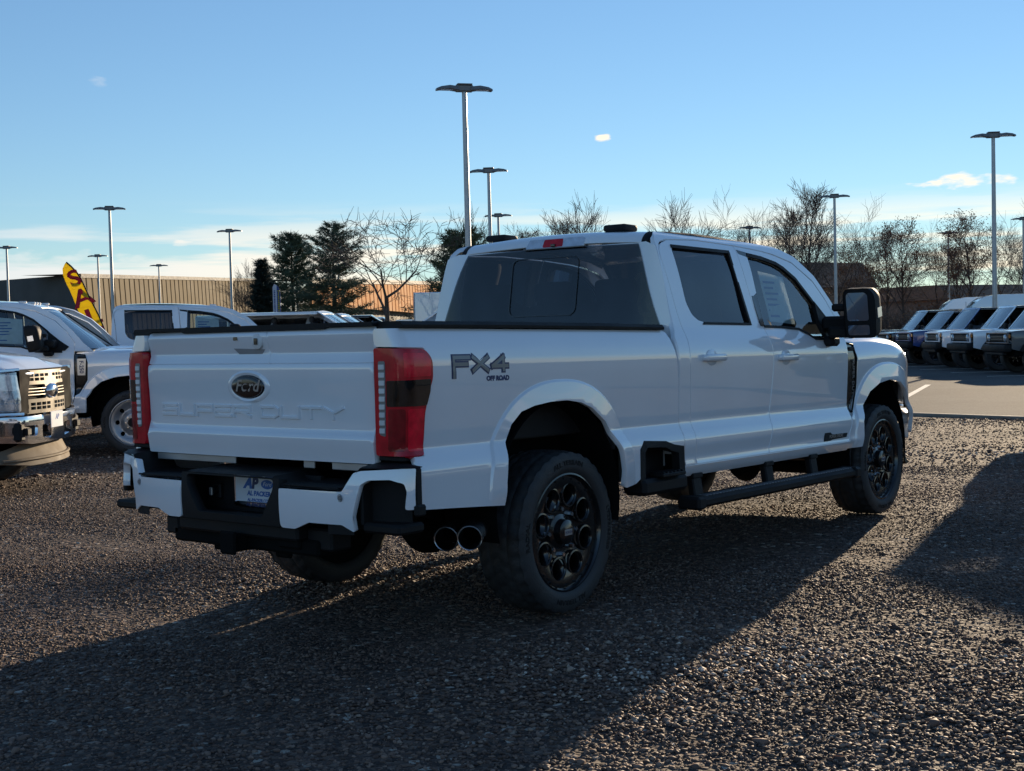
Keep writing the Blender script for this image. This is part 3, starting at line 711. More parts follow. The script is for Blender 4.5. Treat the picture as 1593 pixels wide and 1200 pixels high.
    panel('tailgate_top', rounded([(-.793, 1.291), (-.135, 1.291), (-.124, 1.40), (-.116, 1.448), (-.793, 1.448)], .008), tgfn, P, tg, step=.035, fl=.04, outv=(-1, 0, 0), vlines=(1.31, 1.330, 1.334, 1.338, 1.342, 1.346, 1.36, 1.385, 1.412, 1.416, 1.420, 1.424, 1.428, 1.44))
    m = MB()
    cp = rounded([(-.80, 1.449), (-.52, 1.451), (-.49, 1.440), (.49, 1.440), (.52, 1.451), (.80, 1.453), (.80, 1.468), (-.80, 1.468)], .006)
    m.prism(cp, lambda u, v, d: (-1.225+d, u, v), -.010, .13)
    m.build('tailgate_cap', MT['black'], tg)
    tn = lambda y, z, d: (tgfn(y, z)[0]-d, y, z)
    # oval emblem
    ov_ = lambda a, b, n=40: [(.008+a*math.cos(t), 1.180+b*math.sin(t)) for t in np.linspace(0, 2*PI, n+1)[:-1]]
    m = MB(); o1, o2 = ov_(.150, .078), ov_(.118, .056)
    ring = [(o1, 0), ([(a*.5+c*.5, b*.5+d*.5) for (a, b), (c, d) in zip(o1, o2)], .010), (o2, .006)]
    n = 40; vs = [tn(y, z, d) for r_, d in ring for y, z in r_]; m.add(vs, [(r_*n+i, (r_+1)*n+i, (r_+1)*n+(i+1) % n, r_*n+(i+1) % n) for r_ in range(2) for i in range(n)])
    em = m.build('emblem_bezel', P, tg, 60)
    m = MB(); rr = [1, .93, .6, .05]; dd = [.006, .011, .015, .016]
    vs = [tn(.008+(y-.008)*k, 1.180+(z-1.180)*k, d) for k, d in zip(rr, dd) for y, z in o2]; m.add(vs, [(r_*n+i, (r_+1)*n+i, (r_+1)*n+(i+1) % n, r_*n+(i+1) % n) for r_ in range(3) for i in range(n)]+[tuple(3*n+i for i in range(n))])
    ob = m.build('emblem', MT['gloss'], em, 60)
    m = MB(); vs = [tn(.008+(y-.008)*k, 1.180+(z-1.180)*k, .0125) for k in (.93, .90) for y, z in o2]; m.add(vs, [(i, n+i, n+(i+1) % n, (i+1) % n) for i in range(n)]); m.build('emblem_rim', MT['grey'], em)
    m = MB(); text_mb(m, 'Ford', lambda u, v, d: tn(.008-u, 1.184+v-.001, .0135+d-.02*(u*u+v*v)), .078, 0, .0022, .35, 1.1, .0012); m.build('emblem_script', MT['badge'], ob)
    # raised model lettering
    m = MB(); word = 'SUPER DUTY'; w_, gap = .116, .0225; tot = 9*w_+8*gap+.075
    y = .675
    for ch in word:
        if ch == ' ': y -= .055; continue
        stroke_mb(m, ch, -y, 1.040, w_, .047, .017, lambda u, v, d: tn(-u, v, d), -.002, .0095, .38)
        y -= w_+gap
    m.build('lettering', P, tg, 25)
    m = MB(); m.lathe([(.0001, .008), (.030, .008), (.036, .004), (.037, -.004)], 28, 'x', c=(0, -.055, 1.393), sg=-1); m.xf(Matrix.Diagonal((-1, 1, 1, 1))); m.xf(Matrix.Translation((-TGX(1.393)+.0, 0, 0))); cam_ = m.build('rear_camera', MT['white'], tg)
    m = MB(); m.box((-TGX(1.393)-.013, -.055, 1.393), (.006, .022, .030), .002); m.build('camera_lens', MT['gloss'], cam_)
    m = MB(); m.box((-TGX(1.408)-.0005, .098, 1.408), (.004, .030, .016), .001); m.build('lock', MT['gloss'], tg)
    m = MB(); m.prism([(.125, 1.362), (-.095, 1.356), (-.072, 1.334), (.090, 1.334)], tn, -.01, .0015); m.build('latch_handle', mat('recess_shade_grey', (.30, .30, .31), .4), tg)  # flat grey patch paints in the shade of the latch recess
    # under-tailgate strip
    for yc, wd in ((.45, .60), (-.62, .22), (-.36, .07)): m = MB(); m.box((-1.215, yc, .826), (.012, wd, .034), .003); m.build('bed_sill', MT['steel'], T)
    # ---------------- rear bumper
    bt = MB(); B = MT['black']
    xs = lambda y: bumpx(y)
    ys = list(np.linspace(-1.028, 1.028, 63))
    # top pad sheet
    def topz(y): a = abs(y); return .738+.098*smoothstep(.715, .80, a)+.040*(1-smoothstep(.31, .345, a))
    vs = []; fs = []
    for y in ys:
        z = topz(y); yi = max(-.93, min(.93, y)); vs += [(xs(y)+.012, y, z), (xs(y)+.03, y, z+.006), (min(-1.20, max(xs(y)+.035, -1.26)), max(-.985, min(.985, y)), z+.012), (-1.185, yi, z+.02), (-1.12, yi, z+.02)]
    for i in range(len(ys)-1):
        for k in range(4): fs.append((i*5+k, i*5+k+1, (i+1)*5+k+1, (i+1)*5+k))
    bt.add(vs, fs)
    # ribs of the step pad
    for k in range(5):
        for a, b in ((.36, .70), (-.70, -.36)):
            bt.box((-1.385+k*.026+.012, (a+b)/2, .747), (.010, b-a, .008), .002)
    rb_ = bt.build('rear_bumper', B, T)
    m = MB()
    # centre face with the plate recess
    fr = [(-.345, .735), (-.345, .562), (.345, .562), (.345, .735)]
    pan = lambda y, z: (bfn(y, z)[0]+.004, y, z)
    panel('bumper_centre', rounded([(-.343, .556), (.343, .556), (.343, .776), (-.343, .776)], .01), pan, B, rb_, holes=[rounded([(-.225, .592), (.225, .592), (.305, .725), (.305, .768), (-.305, .768), (-.305, .725)], .02)], step=.04, fl=.05, outv=(-1, 0, 0))
    m.box((-1.205, 0, .67), (.02, .86, .21), 0); m.box((-1.29, 0, .578), (.18, .80, .012), 0); m.box((-1.29, .40, .66), (.18, .012, .18), 0); m.box((-1.29, -.40, .66), (.18, .012, .18), 0)
    m.box((-1.222, .285, .672), (.03, .07, .075), .006); m.tube([(-1.235, .285, .675), (-1.262, .285, .675)], .024, 12); m.build('plate_recess', B, rb_)
    m = MB(); m.box((-1.265, .285, .672), (.008, .022, .04), .003); m.build('trailer_socket', MT['steel'], rb_)
    # outer black mouldings: ends, cavities, lower valance
    m = MB()
    for s in (-1, 1):
        pts = [y for y in ys if y*s >= .60]
        for i in range(len(pts)-1):
            a, b = pts[i], pts[i+1]
            for (d, z0, z1) in ((.012, .545, .835), (.10, .56, .80)):
                if max(abs(a), abs(b)) > .985: continue
                za, zb = min(z1, topz(a)-.004), min(z1, topz(b)-.004)
                m.add([(xs(a)+d, a, z0), (xs(b)+d, b, z0), (xs(b)+d, b, zb), (xs(a)+d, a, za)], [(0, 1, 2, 3)]) if d > .05 or abs(a+b)/2 < .76 else None
        for y0, y1, zz in ((.78, 1.0, .565), (.78, 1.0, .60)):
            pass
        m.box((-1.225, s*.885, .575), (.17, .22, .045), .012); m.box((-1.205, s*1.022, .655), (.06, .03, .05), .008)
        m.box((-1.23, s*.775, .68), (.16, .02, .19), .005); m.box((-1.15, s*.89, .79), (.12, .18, .012), .003)
    for s in (-1, 1): m.box((-1.199, s*.990, .745), (.036, .056, .18), .004)
    m.box((-1.26, .0, .525), (.20, .84, .07), .012); m.box((-1.24, .52, .50), (.16, .10, .09), .01); m.box((-1.24, -.50, .50), (.13, .16, .10), .01)
    m.build('bumper_moulding', B, rb_)
    wh = [(.348, .732), (.712, .732), (.765, .815), (.80, .824), (1.016, .838), (1.020, .66), (.990, .66), (.996, .735), (.985, .772), (.93, .789), (.835, .785), (.80, .765), (.762, .62), (.768, .557), (.71, .588), (.53, .590), (.445, .556), (.36, .556), (.350, .57)]
    for s in (-1, 1):
        q = panel('bumper_cover', rounded(mir(wh, s), .008, 2), bfn, P, rb_, step=.03, fl=.035, outv=(-1, 0, 0))
        for yy in (.705,):
            m = MB(); m.lathe([(.0001, .003), (.011, .003), (.012, 0)], 16, 'x'); m.lathe([(.014, .001), (.0155, .0015), (.017, .0)], 16, 'x'); m.xf(Matrix.Translation(Vector(bfn(s*.705, .705))+Vector((-.001, 0, 0))) @ Matrix.Diagonal((-1, 1, 1, 1))); m.build('parking_sensor', MT['grey'], q)
    # plate
    m = MB(); m.box((-1.231, -.012, .690), (.006, .305, .155), .003); pl = m.build('license_plate', MT['plate'], T)
    m = MB()
    for c, sz in (((0, .0745), (.315, .020)), ((0, -.070), (.315, .026)), ((.153, 0), (.010, .165)), ((-.153, 0), (.010, .165))):
        m.box((-1.2355, -.012+c[0], .690+c[1]), (.008, sz[0], sz[1]), .003)
    pfm = m.build('plate_frame', MT['chrome'], pl)
    pf = lambda u, v, d: (-1.2345-d, -.012-u, .690+v)
    m = MB(); text_mb(m, 'A', lambda u, v, d: pf(u-.062, v+.030, d), .070, 0, .001, .35, 1.1, .004)
    text_mb(m, 'AL PACKER', lambda u, v, d: pf(u+.015, v-.017, d), .032, 0, .001, .15, 1.0, .0012); text_mb(m, 'AL-PACKER.COM', lambda u, v, d: pf(u+.015, v-.049, d), .021, 0, .001, 0, 1.0, .0006)
    m.prism([(.075+.042*math.cos(t), .030+.022*math.sin(t)) for t in np.linspace(0, 2*PI, 25)[:-1]], pf, 0, .001); m.build('plate_print', MT['blue'], pl)
    m = MB(); text_mb(m, 'P', lambda u, v, d: pf(u-.014, v+.030, d), .070, 0, .001, .2, 1.1, .004); text_mb(m, 'West Palm Beach', lambda u, v, d: pf(u+.015, v-.034, d), .014, 0, .001) if False else None
    m.build('plate_print', MT['navy'], pl); m = MB(); text_mb(m, 'AL PACKER', lambda u, v, d: (-1.2398-d, -.012-u, .620+v), .022, 0, .001, 0, 1.2, .001); m.build('plate_print', MT['navy'], pl)
    m = MB(); text_mb(m, 'Ford', lambda u, v, d: pf(u+.075, v+.031, d+.001), .028, 0, .001, .4, 1.1); m.build('plate_script', MT['plate'], pl)
    # hitch and underbody
    m = MB(); m.box((-1.22, 0, .46), (.20, 1.02, .075), .012); m.box((-1.33, 0, .46), (.14, .085, .085), .008); m.box((-1.405, 0, .46), (.02, .11, .11), .01); m.box((-1.26, .22, .44), (.03, .10, .10), .01); m.box((-1.26, -.22, .44), (.03, .10, .10), .01); m.box((-1.28, .16, .455), (.05, .06, .07), .01); m.box((-1.30, -.33, .475), (.07, .15, .05), .01)
    m.build('tow_hitch', MT['dark'], T)
    m = MB(); m.box((-1.317, -.13, .494), (.002, .045, .014)); m.build('hitch_label', MT['white'], T)
    m = MB()
    for s in (-1, 1):
        m.box((1.7, s*.47, .66), (6.1, .08, .17), .01)
        m.tube([(-.75, s*.56, .60), (-.4, s*.56, .50), (0, s*.56, .44), (.4, s*.56, .50), (.75, s*.56, .60)], .04, 6)
        m.tube([(-.15, s*.45, .34), (.12, s*.40, .78)], .035, 8)
        m.box((4.06, s*.62, .40), (.18, .25, .16), .03)
    m.box((1.1, 0, .60), (2.6, .5, .16), .04)
    m.box((2.6, .0, .62), (1.5, .6, .22), .05)
    m.build('chassis', MT['dark'], T)
    m = MB(); m.tube([(0, -.66, .413), (0, .66, .413)], .06, 12); m.lathe([(.0001, -.17), (.09, -.16), (.16, -.07), (.17, 0), (.15, .1), (.09, .17)], 20, 'x', c=(0, 0, .40)); m.build('rear_axle', MT['dark'], T)
    m = MB(); m.tube([(4.059, -.66, .40), (4.059, .66, .40)], .05, 12); m.lathe([(.0001, -.14), (.08, -.12), (.13, 0), (.08, .14)], 16, 'x', c=(4.06, .22, .39)); m.build('front_axle', MT['dark'], T)
    m = MB(); m.lathe([(.10, -.10), (.26, -.12), (.37, -.10), (.40, -.05), (.40, .05), (.37, .10), (.26, .12), (.10, .10)], 36, 'z', c=(-.72, .08, .60)); m.build('spare_tyre', MT['rubber'], T)  # unseen spare, added to block sun streaks under the bed
    m = MB(); m.box((1.2, .25, .52), (1.1, .42, .24), .05); m.build('fuel_tank', MT['dark'], T)
    ex = MB()
    for dx, dy, dz in ((0, 0, 0), (.015, -.128, .012)):
        a = Vector((-.40+dx, -.62+dy*.6, .50+dz)); b = Vector((-.86+dx, -.865+dy, .478+dz)); d = (b-a).normalized()
        ex.tube([a, b-d*.26, b], [.045, .055, .057], 20, False)
        ex.tube([b-d*.001, b-d*.15], [.052, .048], 20, False)
        ex.tube([b+Vector((0, 0, 0)), b-d*.004], [.0575, .052], 20, False)
    ex.tube([(.5, -.50, .56), (.1, -.52, .60), (-.30, -.58, .52), (-.46, -.66, .50)], .045, 10)
    ex.build('exhaust_tip', MT['alum'], T)
    # ---------------- bed inside, cab back, roof
    m = MB(); m.box((-.12, 0, .905), (2.15, 1.56, .03), 0)
    for s in (-1, 1): m.box((-.12, s*.80, 1.17), (2.15, .03, .54), 0); m.box((0, s*.70, 1.02), (.95, .18, .22), .03)
    m.box((.955, 0, 1.18), (.03, 1.75, .52), 0); m.box((-1.185, 0, 1.13), (.03, 1.55, .58), 0); m.build('cargo_bed', MT['black'], T)
    def backfn(y, z):
        a = abs(y); l = max(0, (z-1.45)/.5); return (1.078+.09*l+.02*(a/.8)**2-.058*l*smoothstep(.60, .80, a), y, z)
    def backfn2(t, z):   # t -1..1 spans the cab width at that height
        half = BY(min(z, 1.99)) if z > 1.3 else .95
        return backfn(t*half, z)
    glt = lambda z: (.640+(.825-.640)*(1.955-z)/.50)/(BY(min(z, 1.99)))
    rwo = [(-glt(1.47), 1.47), (glt(1.47), 1.47), (glt(1.7), 1.7), (glt(1.945), 1.945), (0, 1.957), (-glt(1.945), 1.945), (-glt(1.7), 1.7)]
    panel('cab_back', [(-1, .66), (1, .66), (1, 1.4), (1, 1.6), (1, 1.8), (1, 1.93), (.92, 1.958), (-.92, 1.958), (-1, 1.93), (-1, 1.8), (-1, 1.6), (-1, 1.4)], backfn2, P, T, holes=[rwo], step=.05, fl=.0, outv=(-1, 0, 0))
    rg = lambda d: (lambda t, z: tuple(Vector(backfn2(t, z))+Vector((d, 0, 0))))
    rw = panel('rear_window', [(a*1.01, b+(.006 if b > 1.7 else -.006)) for a, b in rwo], rg(-.004), MT['glass_dark'], T, step=.06, fl=.0, outv=(-1, 0, 0))
    m = MB(); bk = lambda u, v, d: (backfn(u, v)[0]-.006-d, u, v)
    fr_ = rounded([(-.235, 1.548), (.265, 1.548), (.265, 1.898), (-.235, 1.898)], .05, 5)
    for i in range(len(fr_)):
        a, b = Vector(fr_[i]), Vector(fr_[(i+1) % len(fr_)])
        if (b-a).length < 1e-4: continue
        wd = .010
        if a.x < -.2 and b.x < -.2: wd = .004
        c = Vector((.015, 1.72)); n1 = (a-c).normalized()*wd; n2 = (b-c).normalized()*wd
        m.prism([tuple(a), tuple(b), tuple(b+n2), tuple(a+n1)], bk, 0, .004)
    m.build('slider_frame', MT['gloss'], rw)
    m = MB()
    q = [(-glt(z)*BY(min(z, 1.99)), z) for z in (1.47, 1.7, 1.945)]
    m.box((1.078, 0, 1.458), (.03, 1.70, .026), .004); m.build('window_seal', MT['black'], rw)
    panel('roof', [(1.170, -.668), (1.19, -.670), (1.25, -.672), (2.80, -.655), (2.83, -.4), (2.84, 0), (2.83, .4), (2.80, .655), (1.25, .672), (1.19, .670), (1.170, .668), (1.168, .3), (1.168, -.3)], rooffn, P, T, step=.045, fl=.02, outv=(0, 0, 1), vlines=())
    for s in (-1, 1):
        m = MB(); xx = list(np.linspace(1.166, 1.26, 12))+[1.4, 1.7, 2.0, 2.4, 2.65, 2.80]
        vs = []; fs = []
        for x in xx:
            z = rooffn(x, .67)[2]
            vs += [(x, s*.664, z-.015), (x, s*.666, z+.004), (x, s*.700, z+.001), (x, s*.712, z-.015)]
        for i in range(len(xx)-1):
            for k in range(3): fs.append((i*4+k, i*4+k+1, (i+1)*4+k+1, (i+1)*4+k)[::-s])
        m.add(vs, fs+[(0, 1, 2, 3)]); m.build('roof_ditch', MT['black'], T, 50)
    # third brake lamp
    bl = lambda y, z: (1.160+.02*abs(y+.04)+(z-1.98)*.45, y, z)
    bk_ = panel('brake_light', rounded([(-.262, 1.962), (.172, 1.962), (.155, 2.018), (-.255, 2.018)], .008), bl, MT['clear'], T, step=.05, fl=.05, outv=(-1, 0, 0))
    bl2 = lambda y, z: tuple(Vector(bl(y, z))+Vector((-.003, 0, 0)))
    panel('brake_lens', rounded([(-.11, 1.966), (.04, 1.966), (.035, 2.014), (-.105, 2.014)], .008), bl2, MT['red'], bk_, step=.05, fl=.006, outv=(-1, 0, 0))
    m = MB(); m.box((1.149, -.045, 1.974), (.02, .030, .018), .004); m.build('cargo_camera', MT['gloss'], bk_)
    m = MB(); m.box((1.155, -.045, 1.958), (.02, .46, .008), .002); m.build('lamp_trim', MT['grey'], bk_)
    for y, x in ((.55, 1.40), (-.40, 1.36)):
        m = MB(); m.box((x, y, 2.066), (.15, .16, .042), .014, seg=2); m.build('roof_lamp', MT['black'], T)
    # windshield, hood, cowl
    def wsf(u, v):
        y = u*(.80+(.645-.80)*v); x = 3.44+(2.74-3.44)*v+.13*(1-u*u)*(1-.5*v); z = 1.425+(1.953-1.425)*v+.025*(1-u*u)*v
        return (x, y, z)
    panel('windshield', [(-1, 0), (1, 0), (1, 1), (-1, 1)], wsf, MT['glass'], T, step=.12, fl=0, outv=(1, 0, 1))
    for s in (-1, 1): m = MB(); m.tube([Vector(wsf(s*1.01, t))+Vector((.004, 0, .004)) for t in np.linspace(0, 1, 8)], .014, 5); m.build('windshield_trim', MT['black'], T)
    panel('hood', [(3.50, -1), (4.4, -1), (4.85, -1), (4.95, -.82), (4.97, 0), (4.95, .82), (4.85, 1), (4.4, 1), (3.50, 1)], hoodfn, P, T, step=.05, fl=.03, outv=(0, 0, 1))
    m = MB(); m.box((3.42, 0, 1.395), (.30, 1.62, .03), .005); m.build('cowl', MT['black'], T)
    # front end
    gf = lambda y, z: (5.0-.11*(y/.65)**2-.06*(z-1.0)*(z > 1.0), y, z)
    def slot(y0, y1, z0, z1, r=.012): return rounded([(y0, z0), (y1, z0), (y1, z1), (y0, z1)], r, 2)
    hl_ = []
    for z0, z1 in ((1.205, 1.235), (1.165, 1.195), (.925, .955), (.885, .915)):
        for k in range(5):
            for s in (-1, 1):
                a, b = .05+k*.098, .05+k*.098+.082
                if z1 < 1.2 and z0 > 1.1 and k == 0: continue
                if k == 4: continue
                hl_.append(slot(min(s*a, s*b), max(s*a, s*b), z0, z1, .006))
    for s in (-1, 1):
        for z0, z1 in ((1.168, 1.232), (.888, .952)): hl_.append(slot(min(s*.455, s*.575), max(s*.455, s*.575), z0, z1, .02))
        hl_.append(slot(min(s*.135, s*.575), max(s*.135, s*.575), .99, 1.13, .03))
    gr = panel('grille', rounded([(-.635, .85), (.635, .85), (.635, 1.268), (-.635, 1.268)], .03), gf, MT['silver'], T, holes=hl_, step=.06, fl=.03, outv=(1, 0, 0))
    m = MB(); m.box((4.90, 0, 1.06), (.02, 1.30, .42)); m.box((4.885, 0, 1.06), (.12, 1.34, .44), .02); m.build('grille_back', MT['dark'], T)
    for z in (1.03, 1.06, 1.09):
        for s in (-1, 1): m = MB(); m.tube([gf(s*.13, z), gf(s*.35, z), gf(s*.58, z)], .006, 6); m.build('grille_bar', MT['silver'], gr)
    m = MB(); m.lathe([(.0001, .03), (.06, .028), (.11, .014), (.122, -.02)], 32, 'x'); m.xf(Matrix.Translation((5.005, 0, 1.06)) @ Matrix.Diagonal((1, 1.05, .62, 1))); m.build('grille_emblem', MT['chrome'], gr, 60)
    ff2 = lambda y, z: (5.05-.05*(y/.6)**2-3.6*max(0, abs(y)-.62)**2-.5*max(0, z-.80)**2*8-.35*max(0, .66-z)**2*6, y, z)
    hb = [rounded([(-.76, .66), (-.46, .64), (-.44, .745), (-.76, .75)], .03), rounded([(.46, .64), (.76, .66), (.76, .75), (.44, .745)], .03), rounded([(-.36, .62), (-.17, .60), (-.17, .735), (-.36, .745)], .03), rounded([(.17, .60), (.36, .62), (.36, .745), (.17, .735)], .03)]
    fb = panel('front_bumper', rounded([(-.90, .60), (-.5, .565), (.5, .565), (.90, .60), (.915, .80), (.82, .835), (-.82, .835), (-.915, .80)], .03), ff2, P, T, holes=hb, step=.06, fl=.05, outv=(1, 0, 0))
    m = MB(); m.box((4.93, 0, .69), (.10, 1.5, .18), .02)
    for s in (-1, 1): m.box((4.99, s*.64, .69), (.06, .10, .07), .01); m.tube([(4.98, s*.30, .66), (5.06, s*.26, .64), (4.98, s*.22, .66)], .018, 8)
    m.build('bumper_insert', MT['black'], fb)
    df = lambda y, z: (4.93+.10*((.56-z)/.2)-.10*(y/.6)**2-.9*max(0, abs(y)-.65)**2, y, z)
    panel('air_dam', [(-.85, .40), (-.5, .355), (.5, .355), (.85, .40), (.82, .50), (.5, .565), (-.5, .565), (-.82, .50)], df, MT['tan'], T, step=.08, fl=.02, outv=(1, 0, 0))
    m = MB()
    m.tube([df(y, .415)[:1] and (df(y, .415)[0]+.012, y, .415-.0) for y in np.linspace(-.80, .80, 15)], .016, 6)
    m.build('dam_lip', MT['tan'], T)
    # ---------------- inside
    m = MB(); m.box((2.3, 0, .68), (2.4, 1.8, .10), 0); m.box((3.05, 0, 1.0), (.6, 1.7, .6), .02); m.box((3.8, 0, .95), (1.6, 1.2, .5), .05); m.box((1.16, 0, 1.05), (.04, 1.75, .80)); m.build('cabin_floor', MT['dark'], T)
    m = MB(); m.box((3.02, 0, 1.30), (.55, 1.62, .22), .06, seg=3); db = m.build('dashboard', MT['black'], T)
    m = MB()
    m.tube([Vector((2.66, .42, 1.30))+Matrix.Rotation(-.45, 3, 'Y') @ Vector((0, .185*math.cos(t), .185*math.sin(t))) for t in np.linspace(0, 2*PI, 25)], .016, 8, False); m.tube([(2.9, .42, 1.22), (2.67, .42, 1.30)], .04, 8); m.build('steering_wheel', MT['black'], db)
    for x, rr_ in ((2.10, 'front'), (1.28, 'rear')):
        for s in ((-.42, .42) if rr_ == 'front' else (-.45, 0, .45)):
            m = MB(); wd = .52 if rr_ == 'front' else .45
            m.box((x+.28, s, .95), (.52, wd, .14), .05, seg=3); m.box((x+.02, s, 1.30), (.13, wd, .64), .05, Matrix.Rotation(-.22, 3, 'Y'), seg=3)
            m.box((x-.07, s, 1.68), (.09, .26, .15), .035, Matrix.Rotation(-.1, 3, 'Y'), seg=3); m.tube([(x-.03, s-.06, 1.55), (x-.06, s-.06, 1.64)], .008, 6); m.tube([(x-.03, s+.06, 1.55), (x-.06, s+.06, 1.64)], .008, 6)
            m.build('seat', MT['seat'], T)
    m = MB(); y0 = -.70
    bp1 = [(1.15, -.665, 1.70), (1.14, -.700, 1.72), (1.135, -.715, 1.66), (1.13, -.705, 1.58), (1.115, -.695, 1.53), (1.11, -.665, 1.50)]
    for pts in ([(-.622, 1.745), (-.650, 1.775), (-.668, 1.73), (-.668, 1.67), (-.652, 1.60), (-.675, 1.545), (-.705, 1.53)], [(-.705, 1.77), (-.712, 1.70), (-.720, 1.66), (-.712, 1.62), (-.725, 1.575), (-.760, 1.56), (-.745, 1.53), (-.712, 1.53)], [(-.708, 1.53), (-.708, 1.46)]):
        for i in range(len(pts)-1):
            a, b = Vector(pts[i]), Vector(pts[i+1]); d = (b-a).normalized(); n = Vector((-d.y, d.x))*.012
            m.prism([tuple(a-n-d*.004), tuple(b-n+d*.004), tuple(b+n+d*.004), tuple(a+n-d*.004)], lambda u, v, d2: (1.118+.09*max(0, (v-1.45)/.5)+d2, u, v), 0, .003)
    sb = m.build('seat_belt', MT['belt'], T)
    m = MB(); m.box((1.142, -.712, 1.532), (.008, .05, .024), .003); m.build('belt_buckle', MT['badge'], sb)
    # price sheet taped inside the front passenger window
    m = MB(); f = lambda u, v, d: (u, -(side_y(u, v)-.02-d), v)
    m.prism([(2.36, 1.50), (2.72, 1.485), (2.70, 1.80), (2.36, 1.83)], f, .0, .001); ws = m.build('window_sticker', MT['paper'], T)
    m = MB()
    for k in range(7): m.prism([(2.39, 1.53+k*.037), (2.39+.13+.09*((k*37) % 5)/5, 1.53+k*.037), (2.39+.13+.09*((k*37) % 5)/5, 1.544+k*.037), (2.39, 1.544+k*.037)], f, -.0015, -.0005)
    m.build('sticker_print', MT['blue'], ws)
    m = MB(); m.lathe([(.0001, .02), (.09, .015), (.10, 0)], 4, 'z'); 
    RAKE[0] = 0
    return T
hero = make_truck()
tag(hero, 'white crew cab pickup with black wheels seen from behind, FX4 decal on its bed', 'pickup truck')
# ------------------------------------------------------------------ ground
def tex_mat(name, build):
    m = bpy.data.materials.new(name); m.use_nodes = True; build(m.node_tree.nodes, m.node_tree.links, m.node_tree.nodes['Principled BSDF']); return m
def gravel_nodes(n, l, p):
    t = n.new('ShaderNodeTexCoord')
    v = n.new('ShaderNodeTexVoronoi'); v.inputs['Scale'].default_value = 34; l.new(t.outputs['Object'], v.inputs['Vector'])
    v2 = n.new('ShaderNodeTexVoronoi'); v2.inputs['Scale'].default_value = 15; l.new(t.outputs['Object'], v2.inputs['Vector'])
    z = n.new('ShaderNodeTexNoise'); z.inputs['Scale'].default_value = .55; z.inputs['Detail'].default_value = 6; l.new(t.outputs['Object'], z.inputs['Vector'])
    sp = n.new('ShaderNodeSeparateColor'); l.new(v.outputs['Color'], sp.inputs[0])
    r = n.new('ShaderNodeValToRGB'); l.new(sp.outputs[0], r.inputs[0])
    for pos, c in ((0, (.022, .013, .009)), (.35, (.060, .035, .025)), (.7, (.10, .062, .045)), (.93, (.18, .123, .09)), (1, (.45, .39, .32))):
        e = r.color_ramp.elements.new(pos) if pos not in (0, 1) else r.color_ramp.elements[0 if pos == 0 else -1]; e.color = (*c, 1)
    mp = n.new('ShaderNodeMapRange'); l.new(z.outputs[0], mp.inputs[0]); mp.inputs[1].default_value = .3; mp.inputs[2].default_value = .7; mp.inputs[3].default_value = .62; mp.inputs[4].default_value = 1.35
    mx = n.new('ShaderNodeMix'); mx.data_type = 'RGBA'; mx.blend_type = 'MULTIPLY'; mx.inputs[0].default_value = 1; l.new(r.outputs[0], mx.inputs[6]); l.new(mp.outputs[0], mx.inputs[7]); l.new(mx.outputs[2], p.inputs['Base Color'])
    a = n.new('ShaderNodeMath'); a.operation = 'ADD'; l.new(v.outputs['Distance'], a.inputs[0]); l.new(v2.outputs['Distance'], a.inputs[1])
    s = n.new('ShaderNodeMath'); s.operation = 'MULTIPLY_ADD'; l.new(sp.outputs[1], s.inputs[0]); s.inputs[1].default_value = -.55; l.new(a.outputs[0], s.inputs[2])
    b = n.new('ShaderNodeBump'); b.invert = True; b.inputs['Strength'].default_value = 1; b.inputs['Distance'].default_value = .022; l.new(s.outputs[0], b.inputs['Height']); l.new(b.outputs[0], p.inputs['Normal'])
    p.inputs['Roughness'].default_value = .85
def asphalt_nodes(n, l, p):
    t = n.new('ShaderNodeTexCoord'); z = n.new('ShaderNodeTexNoise'); z.inputs['Scale'].default_value = .35; z.inputs['Detail'].default_value = 9; z.inputs['Roughness'].default_value = .65; l.new(t.outputs['Object'], z.inputs['Vector'])
    v = n.new('ShaderNodeTexVoronoi'); v.inputs['Scale'].default_value = 45; l.new(t.outputs['Object'], v.inputs['Vector']); sp = n.new('ShaderNodeSeparateColor'); l.new(v.outputs['Color'], sp.inputs[0])
    r = n.new('ShaderNodeMapRange'); l.new(z.outputs[0], r.inputs[0]); r.inputs[1].default_value = .3; r.inputs[2].default_value = .7; r.inputs[3].default_value = .05; r.inputs[4].default_value = .095
    k = n.new('ShaderNodeMath'); k.operation = 'MULTIPLY_ADD'; l.new(sp.outputs[0], k.inputs[0]); k.inputs[1].default_value = .05; l.new(r.outputs[0], k.inputs[2])
    c = n.new('ShaderNodeMix'); c.data_type = 'RGBA'; c.blend_type = 'MULTIPLY'; c.inputs[0].default_value = 1; c.inputs[6].default_value = (1.0, .98, .95, 1); l.new(k.outputs[0], c.inputs[7]); l.new(c.outputs[2], p.inputs['Base Color'])
    b = n.new('ShaderNodeBump'); b.inputs['Strength'].default_value = .6; b.inputs['Distance'].default_value = .008; l.new(sp.outputs[1], b.inputs['Height']); l.new(b.outputs[0], p.inputs['Normal']); p.inputs['Roughness'].default_value = .95; p.inputs['Specular IOR Level'].default_value = .12
GRAVEL = tex_mat('gravel_ground', gravel_nodes); ASPH = tex_mat('worn_asphalt', asphalt_nodes)
rg_ = np.random.default_rng(5)
gx = np.concatenate([[-900, -300, -80, -30], np.arange(-12, 22, .5), [26, 40, 80, 200, 500, 1500]]); gy = np.concatenate([[-900, -300, -80, -30], np.arange(-10, 16, .5), [20, 40, 80, 200, 500, 1500]])
hgt = lambda x, y: .012*math.sin(x*1.3+.5*y)*math.sin(y*.9-.3*x+1)+.008*math.sin(2.7*x+1.1*y)
gv = [(x, y, hgt(x, y)*(-12 < x < 13.5 and -10 < y < 15.5) - .012) for x in gx for y in gy]; NY = len(gy)
